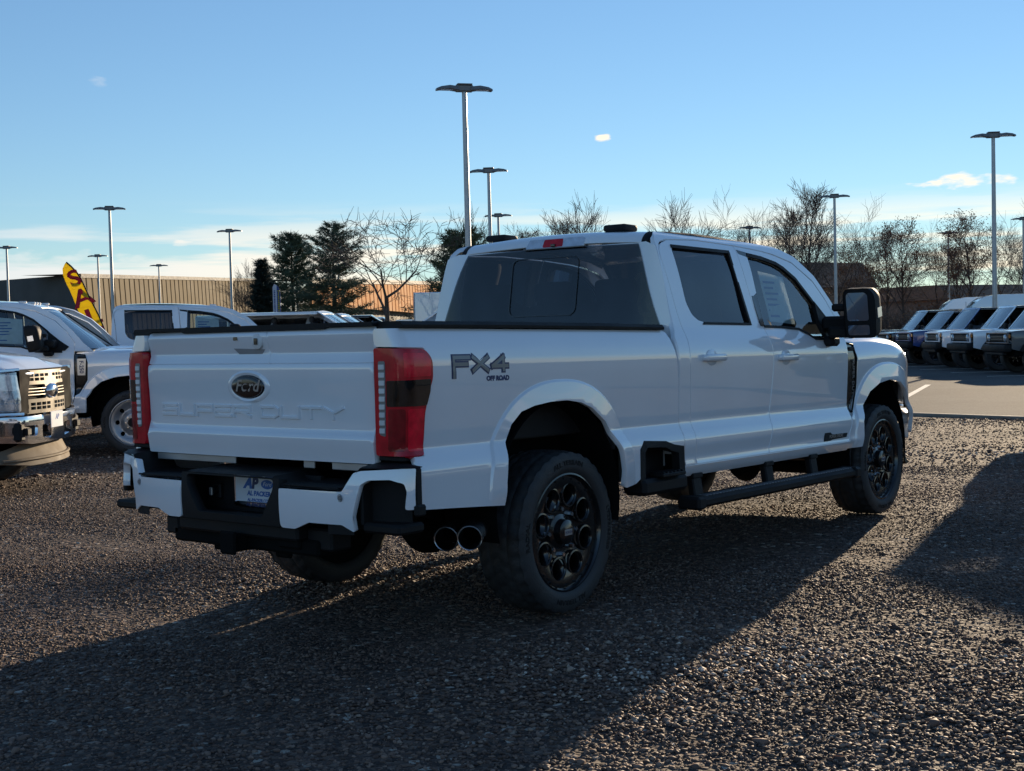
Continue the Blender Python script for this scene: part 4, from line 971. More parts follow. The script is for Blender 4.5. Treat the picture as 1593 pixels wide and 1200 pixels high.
go = link('ground', gv, [(i*NY+j, (i+1)*NY+j, (i+1)*NY+j+1, i*NY+j+1) for i in range(len(gx)-1) for j in range(NY-1)], GRAVEL, None, 60); go['kind'] = 'structure'
E0 = Vector((14.40, 2.0, 0)); ED = Vector((.2, .98, 0)).normalized(); EN = Vector((ED.y, -ED.x, 0))
m = MB(); a, b = E0-ED*160, E0+ED*260
m.add([a+Vector((0, 0, -.05)), b+Vector((0, 0, -.05)), a+Vector((0, 0, .03)), b+Vector((0, 0, .03)), a+EN*500+Vector((0, 0, .03)), b+EN*500+Vector((0, 0, .03))], [(0, 1, 3, 2), (2, 3, 5, 4)])
o = m.build('asphalt_lot', ASPH, None, None); o['kind'] = 'structure'
m = MB(); m.box(E0+Vector((-.05, 0, .008)), (.14, 90, .05), .006, Matrix.Rotation(-math.atan2(.2, .98), 3, 'Z')); o = m.build('kerb', mat('concrete_edging', (.24, .22, .19), .85, var=.25, scale=3, bump=.3), None); o['kind'] = 'structure'
# loose stones over the near gravel
def stones():
    ico = bmesh.new(); bmesh.ops.create_icosphere(ico, subdivisions=1, radius=1); ico.verts.index_update(); V20 = np.array([v.co for v in ico.verts]); F20 = np.array([[v.index for v in f.verts] for f in ico.faces]); ico.free()
    Vc = np.array([(1, 0, 0), (-1, 0, 0), (0, 1, 0), (0, -1, 0), (0, 0, 1), (0, 0, -1)], float); Fc = np.array([(0, 2, 4), (2, 1, 4), (1, 3, 4), (3, 0, 4), (2, 0, 5), (1, 2, 5), (3, 1, 5), (0, 3, 5)])
    fx = np.array([CF.x, CF.y]); fx /= np.linalg.norm(fx); rx = np.array([fx[1], -fx[0]])
    AV = []; AF = []; AC = []; off = 0
    for (V0, F0, d0, d1, dens, smin, smax) in ((V20, F20, 3.3, 4.8, 3600, .0045, .0135), (Vc, Fc, 4.8, 8.5, 2900, .005, .0135), (Vc, Fc, 8.5, 13, 1750, .0055, .013), (Vc, Fc, 13, 25, 270, .009, .018)):
        wid = lambda d: .47*d+.5
        area = (d1-d0)*(wid(d0)+wid(d1)); N = int(area*dens)
        d = np.sqrt(rg_.uniform(d0**2, d1**2, N)); lat = rg_.uniform(-1, 1, N)*(.47*d+.5)
        x = CAM.x+fx[0]*d+rx[0]*lat; y = CAM.y+fx[1]*d+rx[1]*lat
        k = x < 14.0+.2*y; x, y, d = x[k], y[k], d[k]; N = len(x)
        sz = smin+(smax-smin)*rg_.random(N)**2.2
        patch = np.sin(x*.9+1.3*np.sin(y*.7))*np.sin(y*1.1-.8*np.sin(x*.6)+.7)+.5*np.sin(x*2.3+y*1.7); rut = np.exp(-((y+.95+.12*x*.2)/.16)**2)+np.exp(-((y+2.75+.03*x)/.18)**2)+np.exp(-((x*.5+y*.87-1.2)/.2)**2)
        sz *= 1+.22*patch-.22*np.minimum(rut, 1); sz *= np.where(rg_.random(N) > .996, 1.9, 1)
        sc = np.stack([sz*rg_.uniform(.8, 1.5, N), sz*rg_.uniform(.7, 1.1, N), sz*rg_.uniform(.36, .72, N)], 1)
        jit = 1+rg_.uniform(-.36, .36, (N, len(V0)))
        P = V0[None]*jit[..., None]*sc[:, None]
        a = rg_.uniform(0, 2*PI, N); tl = rg_.normal(0, .4, N); c, s = np.cos(tl), np.sin(tl)
        X, Y, Z = P[..., 0], P[..., 1]*c[:, None]-P[..., 2]*s[:, None], P[..., 1]*s[:, None]+P[..., 2]*c[:, None]
        ca, sa = np.cos(a)[:, None], np.sin(a)[:, None]; X, Y = X*ca-Y*sa, X*sa+Y*ca
        hz = .012*np.sin(x*1.3+.5*y)*np.sin(y*.9-.3*x+1)+.008*np.sin(2.7*x+1.1*y)-.012
        P = np.stack([X+x[:, None], Y+y[:, None], Z+(hz+sc[:, 2]*.45)[:, None]], 2)
        AV.append(P.reshape(-1, 3)); AF.append((F0[None]+(np.arange(N)*len(V0))[:, None, None]+off).reshape(-1, 3)); off += N*len(V0)
        AC.append(np.repeat(np.clip(rg_.random(N)*.86+.07+.10*patch-.10*np.minimum(rut, 1), 0, 1)*np.where(rg_.random(N) > .985, 1.15, 1), len(V0)))
    V = np.concatenate(AV); F = np.concatenate(AF); C = np.concatenate(AC)
    me = bpy.data.meshes.new('gravel'); me.vertices.add(len(V)); me.vertices.foreach_set('co', V.ravel().astype(np.float32)); me.loops.add(F.size); me.loops.foreach_set('vertex_index', F.ravel().astype(np.int32)); me.polygons.add(len(F)); me.polygons.foreach_set('loop_start', np.arange(0, F.size, 3).astype(np.int32))
    at_ = me.attributes.new('tone', 'FLOAT', 'POINT'); at_.data.foreach_set('value', C.astype(np.float32)); me.update(calc_edges=True)
    def nd(n, l, p):
        a = n.new('ShaderNodeAttribute'); a.attribute_name = 'tone'; r = n.new('ShaderNodeValToRGB'); l.new(a.outputs['Fac'], r.inputs[0])
        for pos, c in ((0, (.036, .019, .013)), (.3, (.098, .055, .038)), (.62, (.165, .100, .070)), (.86, (.245, .162, .118)), (.965, (.36, .285, .225)), (1, (.62, .53, .44))):
            e = r.color_ramp.elements.new(pos) if pos not in (0, 1) else r.color_ramp.elements[0 if pos == 0 else -1]; e.color = (*c, 1)
        l.new(r.outputs[0], p.inputs['Base Color']); p.inputs['Roughness'].default_value = .7
    me.materials.append(tex_mat('loose_stone', nd)); o = bpy.data.objects.new('gravel', me); COL.objects.link(o); tag(o, 'loose brown and grey gravel over the near ground', 'gravel', kind='stuff')
stones()
# ------------------------------------------------------------------ the other pickups, parked on the left
steel_w = make_wheel('steel', None, 0, 1)
def work_truck(loc, hd, label, bumper='chrome'):
    t = copy_tree(hero, None, skip=('wheel', 'decal', 'running_board', 'engine_badge', 'vent_lettering', 'roof_lamp'))
    t.location = (*loc, 0); t.rotation_euler = (0, 0, R(hd)); tag(t, label, 'pickup truck', 'white pickups parked in a row')
    for x in (0, 4.059):
        for s in (-1, 1):
            w = copy_tree(steel_w, t); w.location = (x, s*.80, .413); w.rotation_euler = (0, 0, PI if s < 0 else 0)
    for c in t.children:
        if c.name.startswith(('front_bumper', 'rear_bumper')):
            for q in [c]+[d for d in c.children if d.name.startswith('bumper_cover')]:
                if q.name.startswith(('front_bumper', 'bumper_cover')): q.material_slots[0].link = 'OBJECT'; q.material_slots[0].material = MT['chrome']
    RAKE[0] = .018
    m = MB()
    for s in (-1, 1): m.prism([(3.405, 1.09), (3.50, 1.09), (3.515, 1.30), (3.405, 1.30)], lambda u, v, d: (u, s*(side_y(u, min(v, 1.25))+.002+d), v), -.004, .004)
    vb = m.build('fender_badge', MT['badge'], t)
    m = MB()
    for s in (-1, 1): text_mb(m, 'F-250', lambda a, b, d: (3.455+b*(1 if s < 0 else 1), s*(side_y(3.455, 1.19)+.0065+d), 1.195+(-a if s < 0 else -a)), .07, 0, .001, 0, 1.0, .002)
    m.build('badge_lettering', MT['navy'], vb)
    for y in (-.5, -.12, 0, .12, .5):
        m = MB(); m.box((2.62, y, 2.025), (.10, .05, .03), .01); m.build('clearance_lamp', MT['white'], t)
    RAKE[0] = 0
    return t
tA = work_truck((-0.80, 10.95), -54, 'white pickup with chrome bumper and beige grille facing right at the left edge')
tB = work_truck((2.77, 12.89), -48.5, 'white pickup with steel wheels, front fender behind the near tailgate, second in its row')
tC = work_truck((6.30, 13.60), -40, 'white crew cab pickup farthest in its row, cab showing above the near tailgate')
m = MB(); m.box((5.075, -.10, .69), (.008, .31, .16), .003); pl = m.build('license_plate', MT['plate'], tA)
m = MB(); text_mb(m, 'AP', lambda u, v, d: (5.0795+d, -.10+u, .71+v), .07, 0, .001, .3, 1, .003); m.build('plate_print', MT['blue'], pl)
for o in steel_w.children: bpy.data.objects.remove(o)
bpy.data.objects.remove(steel_w)
# ------------------------------------------------------------------ boxy off-road wagon
def small_wheel(root, x, s, r=.41, w_=.26, ho=.80, rimm='gloss', ax=None):
    w = empty('wheel', (x, s*ho, r), PI if s < 0 else 0, root)
    m = MB(); m.lathe([(r*.62, -w_/2+.01), (r*.68, -w_/2), (r*.93, -w_/2), (r, -w_/2+.03), (r, w_/2-.03), (r*.93, w_/2), (r*.68, w_/2), (r*.62, w_/2-.01)], 40); m.build('tyre', MT['rubber'], w)
    m = MB(); m.lathe([(r*.63, w_/2-.02), (r*.60, w_/2-.01), (r*.56, w_/2-.06), (r*.5, w_/2-.07), (r*.22, w_/2-.03), (r*.18, w_/2-.005), (.0001, w_/2)], 32, sg=-1)
    for a in np.linspace(0, 2*PI, 7)[:-1]: m.box((r*.38*math.cos(a), w_/2-.035, r*.38*math.sin(a)), (r*.36, .03, r*.12), .008, Matrix.Rotation(-a, 3, 'Y'))
    m.build('rim', MT[rimm], w)
    return w
PAINTS = {'white': MT['paint'], 'blue': mat('blue_paint', (.010, .045, .20), .3, coat=1, var=.03), 'grey': mat('grey_paint', (.085, .09, .095), .3, coat=1, var=.03), 'black': mat('black_paint', (.012, .012, .013), .25, coat=1, var=.03), 'red': mat('maroon_paint', (.14, .012, .012), .3, coat=1), 'silver': mat('silver_paint', (.42, .43, .44), .3, metal=.4, coat=1)}
def make_wagon(style='boxy'):
    T = empty('off_road_wagon' if style == 'boxy' else 'parked_suv'); P = MT['paint']; bx = style == 'boxy'
    wb = 2.95; fx = 3.74; hz = 1.14; zr = 1.84 if bx else 1.80; wt, wbm = (1.42, 2.02) if bx else (1.05, 2.10)
    for x in (0, wb):
        for s in (-1, 1): small_wheel(T, x, s)
    def arc(cx, r=.49, n=12, cz=.42): return [(cx+r*math.cos(t), cz+r*math.sin(t)) for t in np.linspace(PI-.35, .35-0, n)]
    sy = lambda x, z: .945-.03*max(0, (z-1.0)/.14)**2-.10*max(0, (x-3.2)/.55)**2-.12*max(0, (z-1.14)/.7)-.02*max(0, (.7-z)/.2)
    for s in (-1, 1):
        fn = lambda x, z: (x, s*sy(x, z), z)
        lower = [(-.95, .56)]+[(-.52, .52)]+[p for p in arc(0)]+[(.52, .50), (2.42, .50)]+arc(wb)+[(3.45, .60), (fx-.06, .66), (fx-.06, 1.08), (fx-.2, 1.125), (2.1, hz), (-.97, hz), (-1.0, .9)]
        q = [lower[0]]
        for p in lower[1:]:
            if (Vector(p)-Vector(q[-1])).length > .01: q.append(p)
        b = panel('body_side', q, fn, P, T, step=.12, fl=.04, outv=(0, s, 0))
        upper = [(-.96, hz+.006), (-.90, zr-.05), (-.84, zr), (wt, zr), (wbm+.02, hz+.006)]
        w1 = [(-.80, hz+.06), (-.74, zr-.12), (-.06, zr-.12), (-.04, hz+.06)]; w2 = [(.06, hz+.06), (.04, zr-.12), (.72, zr-.12), (.76, hz+.06)]; w3 = [(.86, hz+.06), (.82, zr-.12), (wt-.06, zr-.12), (wbm-.14, hz+.06)]
        c = panel('cab_side', upper, fn, PAINTS['black'] if bx else P, T, holes=[w1, w2, w3], step=.12, fl=.03, outv=(0, s, 0))
        fi = lambda x, z: (x, s*(sy(x, z)-.015), z)
        for w in (w1, w2, w3): panel('side_window', [(a+.02*(1 if a > sum(k[0] for k in w)/4 else -1), b_+.02*(1 if b_ > 1.4 else -1)) for a, b_ in w], fi, MT['glass_dark'] if w is not w3 else MT['glass'], c, step=.3, fl=0, outv=(0, s, 0))
        m = MB()
        for cx in (0, wb):
            pa = arc(cx, .50, 11); pb = arc(cx, .58, 11)
            for i in range(10): m.prism([pa[i], pa[i+1], pb[i+1], pb[i]], lambda u, v, d: (u, s*(sy(u, v)+d), v), -.03, .05)
        m.build('fender_flare', MT['black'] if bx else P, T)
        m = MB()
        for x in (-.02, .80, 1.72): m.box((x, s*(sy(x, .9)+.001), .85), (.008, .008, .56))
        m.build('door_gap', MT['dark'], b)
        for x in (.62, 1.45):
            m = MB(); m.box((x, s*(sy(x, 1.02)+.02), 1.02), (.20, .03, .035), .01); m.build('handle', MT['black'], b)
        m = MB(); m.box((1.86, s*1.06, 1.24), (.09, .20, .16), .03, seg=2); m.box((1.84, s*.93, 1.17), (.05, .12, .05), .01); m.build('mirror', MT['black'], T)
        m = MB(); m.box((1.47, s*.93, .47), (1.7, .06, .10), .02); m.build('sill', MT['black'], T)
        hl = MB(); hl.lathe([(.0001, .03), (.07, .025), (.10, .0), (.105, -.03)], 20, 'x', c=(fx+.012, s*.60, .945)); hl.build('headlight', MT['lens'], T, 60)
        m = MB(); m.box((fx-.03, s*.80, .99), (.05, .05, .10), .01); m.build('turn_lamp', MT['amber'], T)
    hn = lambda x, y: (x, y, 1.14+.03*(1-(y/.9)**2)-.05*max(0, (x-3.3)/.44)**2-.002)
    panel('hood', rounded([(2.08, -.87), (3.45, -.86), (3.70, -.78), (3.70, .78), (3.45, .86), (2.08, .87)], .08), hn, P, T, step=.15, fl=.04, outv=(0, 0, 1))
    rn = lambda x, y: (x, y, zr+.03*(1-(y/.84)**2)-.01)
    panel('roof', rounded([(-.92, -.825), (wt+.02, -.825), (wt+.02, .825), (-.92, .825)], .06), rn, PAINTS['black'] if bx else P, T, step=.2, fl=.06, outv=(0, 0, 1))
    wf = lambda y, v: (wbm+.06+(wt-wbm)*v-.03*(y/.8)**2, y*(.87-.06*v)/.87, 1.13+(zr-1.13)*v)
    ws = panel('windshield', [(-.86, 0), (.86, 0), (.86, 1), (-.86, 1)], wf, P, T, holes=[[(-.80, .06), (.80, .06), (.79, .93), (-.79, .93)]], step=.2, fl=.02, outv=(1, 0, .5))
    panel('windshield_glass', [(-.81, .05), (.81, .05), (.80, .94), (-.80, .94)], lambda y, v: tuple(Vector(wf(y, v))+Vector((-.01, 0, -.004))), MT['glass'], ws, step=.3, fl=0, outv=(1, 0, .5))
    m = MB(); m.box((fx-.02, 0, .945), (.06, 1.50, .235), .03); g = m.build('grille', MT['black'], T)
    m = MB()
    for z in (.905, .945, .985): m.box((fx+.014, 0, z), (.02, .86, .018), .004)
    m.build('grille_bar', MT['silver'], g)
    m = MB()
    for c, z in (((fx-.005, 0, 1.075), (.06, 1.56, .035)), ((fx-.005, 0, .815), (.06, 1.56, .035)), ((fx-.005, .765, .945), (.06, .035, .25)), ((fx-.005, -.765, .945), (.06, .035, .25))): m.box(c, z, .01)
    m.build('grille_surround', P, g)
    m = MB(); m.box((fx+.02, 0, .68), (.20, 1.72, .20), .05, seg=2); m.box((fx+.03, 0, .54), (.12, 1.3, .08), .02); m.build('front_bumper', MT['black'] if bx else P, T)
    m = MB(); m.box((-.985, 0, .86), (.05, 1.72, .58), .02); m.box((-.94, 0, 1.48), (.03, 1.55, .62), .02); m.build('tailgate', P, T)
    m = MB(); m.box((1.4, 0, .62), (4.3, 1.5, .30), .03); m.box((.5, 0, .95), (2.6, 1.55, .3), .03); m.build('chassis', MT['dark'], T)
    m = MB(); m.box((1.72, 0, 1.08), (.40, 1.5, .16), .04); m.build('dashboard', MT['black'], T)
    for x in (.95, .1):
        for s in (-.4, .4):
            m = MB(); m.box((x, s, 1.28), (.14, .48, .56), .05, Matrix.Rotation(-.2, 3, 'Y')); m.box((x-.08, s, 1.62), (.09, .24, .14), .03); m.build('seat', MT['seat'], T)
    return T
def recolour(t, body, roof=None):
    for o in [t]+list(t.children_recursive):
        if o.type != 'MESH': continue
        for sl_ in o.material_slots:
            if sl_.material == MT['paint']: sl_.link = 'OBJECT'; sl_.material = PAINTS[body]
            elif roof and sl_.material == PAINTS['black'] and o.name.split('.')[0] in ('roof', 'cab_side'): sl_.link = 'OBJECT'; sl_.material = PAINTS[roof]
wagon = make_wagon('boxy'); suv = make_wagon('suv')
LOTZ = .03
G1 = 'off road wagons parked side by side on the asphalt'
hd = 127; row = Vector((math.cos(R(36.5)), math.sin(R(36.5)), 0))
nose1 = at(1548, 548, 34.5)
specs = [('grey', 'grey', 'dark grey off road wagon cut by the picture edge, nearest in its row'), ('white', None, 'white off road wagon with black roof and white windshield frame beside the dark grey one'), ('white', None, 'white off road wagon with black roof between another white one and the blue one'), ('blue', None, 'blue off road wagon with black roof behind the near pickup mirror'), ('black', None, 'black off road wagon just beyond the blue one'), ('grey', None, 'grey off road wagon with black roof farthest in its row')]
for i, (b, rf, lb) in enumerate(specs):
    t = wagon if i == 0 else copy_tree(wagon)
    if i == 4: t.scale = (1, 1, .96)
    p = nose1+row*(2.95*i+(0, .12, -.1, .2, -.05, .1)[i]); hd = 127+(0, 1.5, -2, 1, 2.5, -1)[i]; f = Vector((math.cos(R(hd)), math.sin(R(hd)), 0))
    t.location = (p.x-f.x*3.8, p.y-f.y*3.8, LOTZ); t.rotation_euler = (0, 0, R(hd)); tag(t, lb, 'off-road car', G1)
WAG = [o for o in COL.objects if o.name.startswith('off_road_wagon')]
sh = copy_tree(wagon); sh.scale = (1.09, 1.09, 1.09); sh.location = (12.5, -1.08, 0); sh.rotation_euler = (0, 0, R(231)); tag(sh, 'grey off road wagon on the gravel beyond the picture edge, casting the shadow at right', 'off-road car')
for t, (b, rf, lb) in zip(WAG, specs): recolour(t, b, rf)
recolour(sh, 'grey')
# painted bay lines
lm = mat('line_paint', (.55, .53, .48), .7, var=.35, scale=9)
for i in range(5):
    p = nose1+row*(2.95*i-1.45); m = MB(); m.box((p.x-f.x*1.6, p.y-f.y*1.6, LOTZ+.004), (4.6, .10, .002), 0, Matrix.Rotation(R(hd), 3, 'Z')); o = m.build('bay_line', lm, None, None); o['kind'] = 'structure'
a, b = atz(1408, 619, LOTZ), atz(1444, 599, LOTZ); d = b-a
m = MB(); m.box((*((a+b)/2).xy, LOTZ+.004), (d.length, .12, .002), 0, Matrix.Rotation(math.atan2(d.y, d.x), 3, 'Z')); o = m.build('bay_line', lm, None, None); o['kind'] = 'structure'
# cars seen over the tailgate
G2 = 'cars parked beyond the tailgate'
cars = [(458, 505, 37, -40, 'white', 'white car farthest left of those seen over the tailgate, side windows showing'), (527, 505, 34, -55, 'white', 'white car between the two lamp posts, dark windows over the tailgate'), (553, 505, 38, -55, 'silver', 'silver car second past the lamp post, seen over the tailgate'), (575, 505, 42, -55, 'white', 'white car behind the silver one, seen over the tailgate'), (597, 505, 42, -50, 'black', 'black car close to the bare tree trunk, seen over the tailgate'), (613, 505, 47, -50, 'white', 'white car right behind the bare tree trunk')]
for i, (px, py, D, h_, c, lb) in enumerate(cars):
    t = suv if i == 0 else copy_tree(suv); p = at(px, py, D); f2 = Vector((math.cos(R(h_)), math.sin(R(h_)), 0)); t.location = (p.x-f2.x*1.6, p.y-f2.y*1.6, LOTZ if p.x > 16 else 0); t.rotation_euler = (0, 0, R(h_)); t.scale = (1.15, 1.15, 1.15); tag(t, lb, 'car', G2)
t2 = copy_tree(suv); t2.scale = (1.12, 1.12, 1.12); p = at(672, 505, 25); f2 = Vector((math.cos(R(128)), math.sin(R(128)), 0)); t2.location = (p.x-f2.x*1.6, p.y-f2.y*1.6, 0); t2.rotation_euler = (0, 0, R(128)); tag(t2, 'white car facing left just behind the pickup cab, windshield toward the bare tree', 'car', G2)
for i, (x, y, h_, src, cl) in enumerate(((-4.5, -17.5, 90, 0, 'grey'), (-1.2, -17.8, 92, 1, 'white'), (2.2, -17.5, 90, 1, 'black'), (5.6, -17.9, 88, 0, 'white'), (9.2, -17.6, 90, 1, 'silver'), (-19, -3.0, 2, 1, 'white'), (-19.2, .4, 0, 0, 'blue'), (-19, 3.9, -1, 1, 'black'))):  # unseen cars added to be mirrored in the pickup paint
    t3 = copy_tree((wagon, suv)[src]); t3.location = (x, y, 0); t3.rotation_euler = (0, 0, R(h_)); tag(t3, '%s %s added unseen, mirrored in the pickup paint, %s' % (cl, ('off road wagon', 'car')[src], ('first along the side', 'second along the side', 'third along the side', 'fourth along the side', 'last along the side', 'right of those behind', 'middle of those behind', 'left of those behind')[i]), 'car', 'unseen cars added for reflections'); t3['tone'] = cl; t3['label'] = '%s %s added unseen for reflections, %s' % (cl, ('off road wagon', 'car')[src], ('first of the row along the side', 'second of the row along the side', 'third of the row along the side', 'fourth of the row along the side', 'last of the row along the side', 'right of those behind', 'middle of those behind', 'left of those behind')[i])
SU = [o for o in COL.objects if o.name.startswith('parked_suv')]
for t in [o for o in COL.objects if o.get('tone')]:
    recolour(t, t['tone'])
for t, c in zip(SU, [c[4] for c in cars]+['white']):
    if c != 'white': recolour(t, c)
# ------------------------------------------------------------------ high roofed vans, box lorry
def make_van():
    T = empty('cargo_van'); P = MT['paint']
    for x in (0, 3.7):
        for s in (-1, 1): small_wheel(T, x, s, .36, .22, .86, 'steel')
    sy = lambda x, z: 1.02-.10*max(0, (z-1.2)/1.5)**2-.18*max(0, (x-3.9)/.9)**2
    prof = [(-1.1, .42), (-.45, .42), (-.38, .62), (-.2, .76), (0, .80), (.2, .76), (.38, .62), (.45, .42), (3.25, .42), (3.32, .62), (3.5, .76), (3.7, .80), (3.9, .76), (4.08, .62), (4.15, .42), (4.6, .45), (4.72, .75), (4.66, 1.05), (4.2, 1.32), (3.3, 2.32), (3.0, 2.52), (2.4, 2.62), (-1.0, 2.62), (-1.08, 2.5)]
    for s in (-1, 1):
        fn = lambda x, z: (x, s*sy(x, z), z); w = [(2.55, 1.42), (2.6, 2.05), (3.25, 2.05), (3.92, 1.42)]
        b = panel('body_side', prof, fn, P, T, holes=[w], step=.15, fl=.05, outv=(0, s, 0))
        panel('side_window', [(2.53, 1.40), (2.58, 2.07), (3.27, 2.07), (3.95, 1.40)], lambda x, z: (x, s*(sy(x, z)-.015), z), MT['glass_dark'], b, step=.4, fl=0, outv=(0, s, 0))
        m = MB()
        for x in (1.2, 2.45): m.box((x, s*(sy(x, 1.4)-.004), 1.5), (.012, .02, 1.8))
        m.box((.2, s*(sy(.2, 1.2)+.004), 1.0), (2.3, .02, .10), .008); m.build('door_gap', MT['dark'], b)
        m = MB(); m.box((3.95, s*1.16, 1.55), (.12, .22, .34), .04); m.build('mirror', MT['black'], T)
        m = MB(); m.box((4.56, s*.74, .98), (.22, .26, .26), .05, Matrix.Rotation(.5, 3, 'Y')); m.build('headlight', MT['lens'], T)
    top = [(4.66, 1.05), (4.2, 1.32), (3.3, 2.32), (3.0, 2.52), (2.4, 2.62), (-1.0, 2.62)]
    def strip(name, pts, mm, k):
        m = MB(); vs = [(x, y*(sy(x, z)-.002), z+.02*(1-y*y)) for x, z in pts for y in (-1, -.5, 0, .5, 1)]
        m.add(vs, [(i*5+j, i*5+j+1, (i+1)*5+j+1, (i+1)*5+j) for i in range(len(pts)-1) for j in range(4)]); return m.build(name, mm, T, 50)
    strip('hood', top[:2], P, 0); strip('windshield', top[1:3], MT['glass_dark'], 0); strip('roof', top[2:], P, 0)
    m = MB(); m.box((4.70, 0, .62), (.12, 1.8, .34), .05); m.build('front_bumper', MT['black'], T)
    m = MB(); m.box((-1.09, 0, 1.5), (.04, 1.9, 2.1), .02); m.build('rear_door', P, T)
    m = MB(); m.box((1.8, 0, .6), (5.4, 1.7, .2)); m.build('chassis', MT['dark'], T)
    return T
van = make_van(); G3 = 'white vans behind the off road wagons'
for i, (px, D, h_, lb) in enumerate(((1560, 62, 118, 'white high roofed van behind the off road wagons, nearer of the two'), (1512, 67, 118, 'white high roofed van half hidden behind the nearer van'))):
    t = van if i == 0 else copy_tree(van); p = at(px, 490, D); f2 = Vector((math.cos(R(h_)), math.sin(R(h_)), 0)); t.location = (p.x-f2.x*2, p.y-f2.y*2, LOTZ); t.rotation_euler = (0, 0, R(h_)); tag(t, lb, 'van', G3)
T = empty('box_lorry'); tag(T, 'white box lorry beside the pickup cab, in front of the orange lit building', 'lorry')
p = at(700, 480, 58); T.location = (p.x, p.y, LOTZ); T.rotation_euler = (0, 0, R(128))
m = MB(); m.box((-.6, 0, 2.1), (4.2, 2.3, 2.3), .04); m.build('cargo_box', MT['paint'], T)
m = MB()
for c, z in (((1.505, 0, 3.24), (.03, 2.3, .06)), ((1.505, 1.14, 2.1), (.03, .06, 2.2)), ((1.505, -1.14, 2.1), (.03, .06, 2.2))): m.box(c, z, .005)
m.build('box_trim', MT['steel'], T)
m = MB(); m.prism([(1.6, .6), (3.3, .6), (3.3, 1.2), (2.7, 1.35), (2.3, 2.1), (1.6, 2.1)], lambda u, v, d: (u, d, v), -1.0, 1.0); cb = m.build('cab', MT['paint'], T, 30)
m = MB(); m.prism([(2.72, 1.38), (2.34, 2.05), (2.36, 2.06), (2.74, 1.39)], lambda u, v, d: (u, d, v), -.85, .85); m.build('windshield', MT['glass_dark'], cb)
for x in (-1.6, 2.5):
    for s in (-1, 1): small_wheel(T, x, s, .42, .26, .90, 'steel')
m = MB(); m.box((.2, 0, .75), (5.2, 1.0, .2)); m.build('chassis', MT['dark'], T)
# ------------------------------------------------------------------ lamp posts
GALV = mat('galvanised_steel', (.42, .43, .44), .45, metal=.6, var=.12); LAMPM = mat('lamp_casting', (.20, .20, .20), .5, metal=.4, var=.15); CONC = mat('concrete', (.35, .33, .30), .85, var=.2, bump=.3)
lp = empty('lamp_post')
m = MB(); m.lathe([(.0001, .75), (.28, .75), (.30, .72), (.30, -.05)], 20, 'z', sg=-1); m.build('concrete_base', CONC, lp)
m = MB(); m.tube([(0, 0, .7), (0, 0, 3), (0, 0, 7.72)], [.085, .080, .062], 12); m.box((0, 0, .77), (.30, .30, .03), .005); m.build('pole', GALV, lp)
m = MB(); m.box((0, 0, 7.78), (.46, .20, .17), .025); m.box((0, 0, 7.88), (.40, .26, .035), .01); m.build('bracket', LAMPM, lp)
for s in (-1, 1):
    m = MB(); sec = [(.16, .16, .10, 7.77), (.40, .19, .085, 7.80), (.62, .16, .065, 7.78), (.74, .10, .05, 7.745)]
    vs = []
    for x, hw, th, z in sec: vs += [(s*x, -hw, z-th/2), (s*x, hw, z-th/2), (s*x, hw*.8, z+th/2), (s*x, -hw*.8, z+th/2)]
    fs = [(i*4+k, i*4+(k+1) % 4, (i+1)*4+(k+1) % 4, (i+1)*4+k)[::s] for i in range(3) for k in range(4)]+[(0, 1, 2, 3), (12, 13, 14, 15)]
    m.add(vs, fs); h = m.build('lamp_head', LAMPM, lp, 30)
    m = MB(); m.box((s*.47, 0, 7.742), (.34, .22, .012), .003); m.build('lamp_lens', MT['clear'], h)
LP = [((722, 137), 7.8, 'lamp post rising behind the pickup rear window, tallest in view'), ((760, 265), 7.8, 'lamp post next to the tallest one, half its height in view'), ((775, 335), 7.8, 'small far lamp post just right of the two behind the pickup cab'), ((170, 324), 7.8, 'lamp post beside the yellow feather flag, taller of the two there'), ((10, 385), 7.8, 'lamp post above the roof of the left edge pickup'), ((152, 398), 7.8, 'short thin lamp post right next to the yellow feather flag'), ((247, 413), 7.8, 'lamp post in front of the ribbed building, above the third pickup cab'), ((357, 359), 7.8, 'lamp post at the end of the ribbed building, left of the evergreens'), ((460, 389), 7.8, 'lamp post in front of the left tall pine'), ((526, 404), 7.8, 'lamp post in front of the right tall pine'), ((1545, 210), 7.8, 'lamp post towering over the off road wagons and vans'), ((1298, 305), 7.8, 'lamp post rising behind the pickup mirror'), ((1166, 354), 7.8, 'small lamp post top above the pickup roof, by the round bare tree'), ((1475, 362), 7.8, 'thin lamp post among the bare trees over the blue wagon'), ((1592, 340), 7.8, 'lamp post cut off by the right picture edge')]
for i, ((px, py), z, lb) in enumerate(LP):
    t = lp if i == 0 else copy_tree(lp); p = atz(px, py, z); t.location = (p.x, p.y, 0); t.rotation_euler = (0, 0, math.atan2(CR.y, CR.x)+(.25 if i % 3 == 0 else -.1)); tag(t, lb, 'lamp post', 'lamp posts of the car lot')
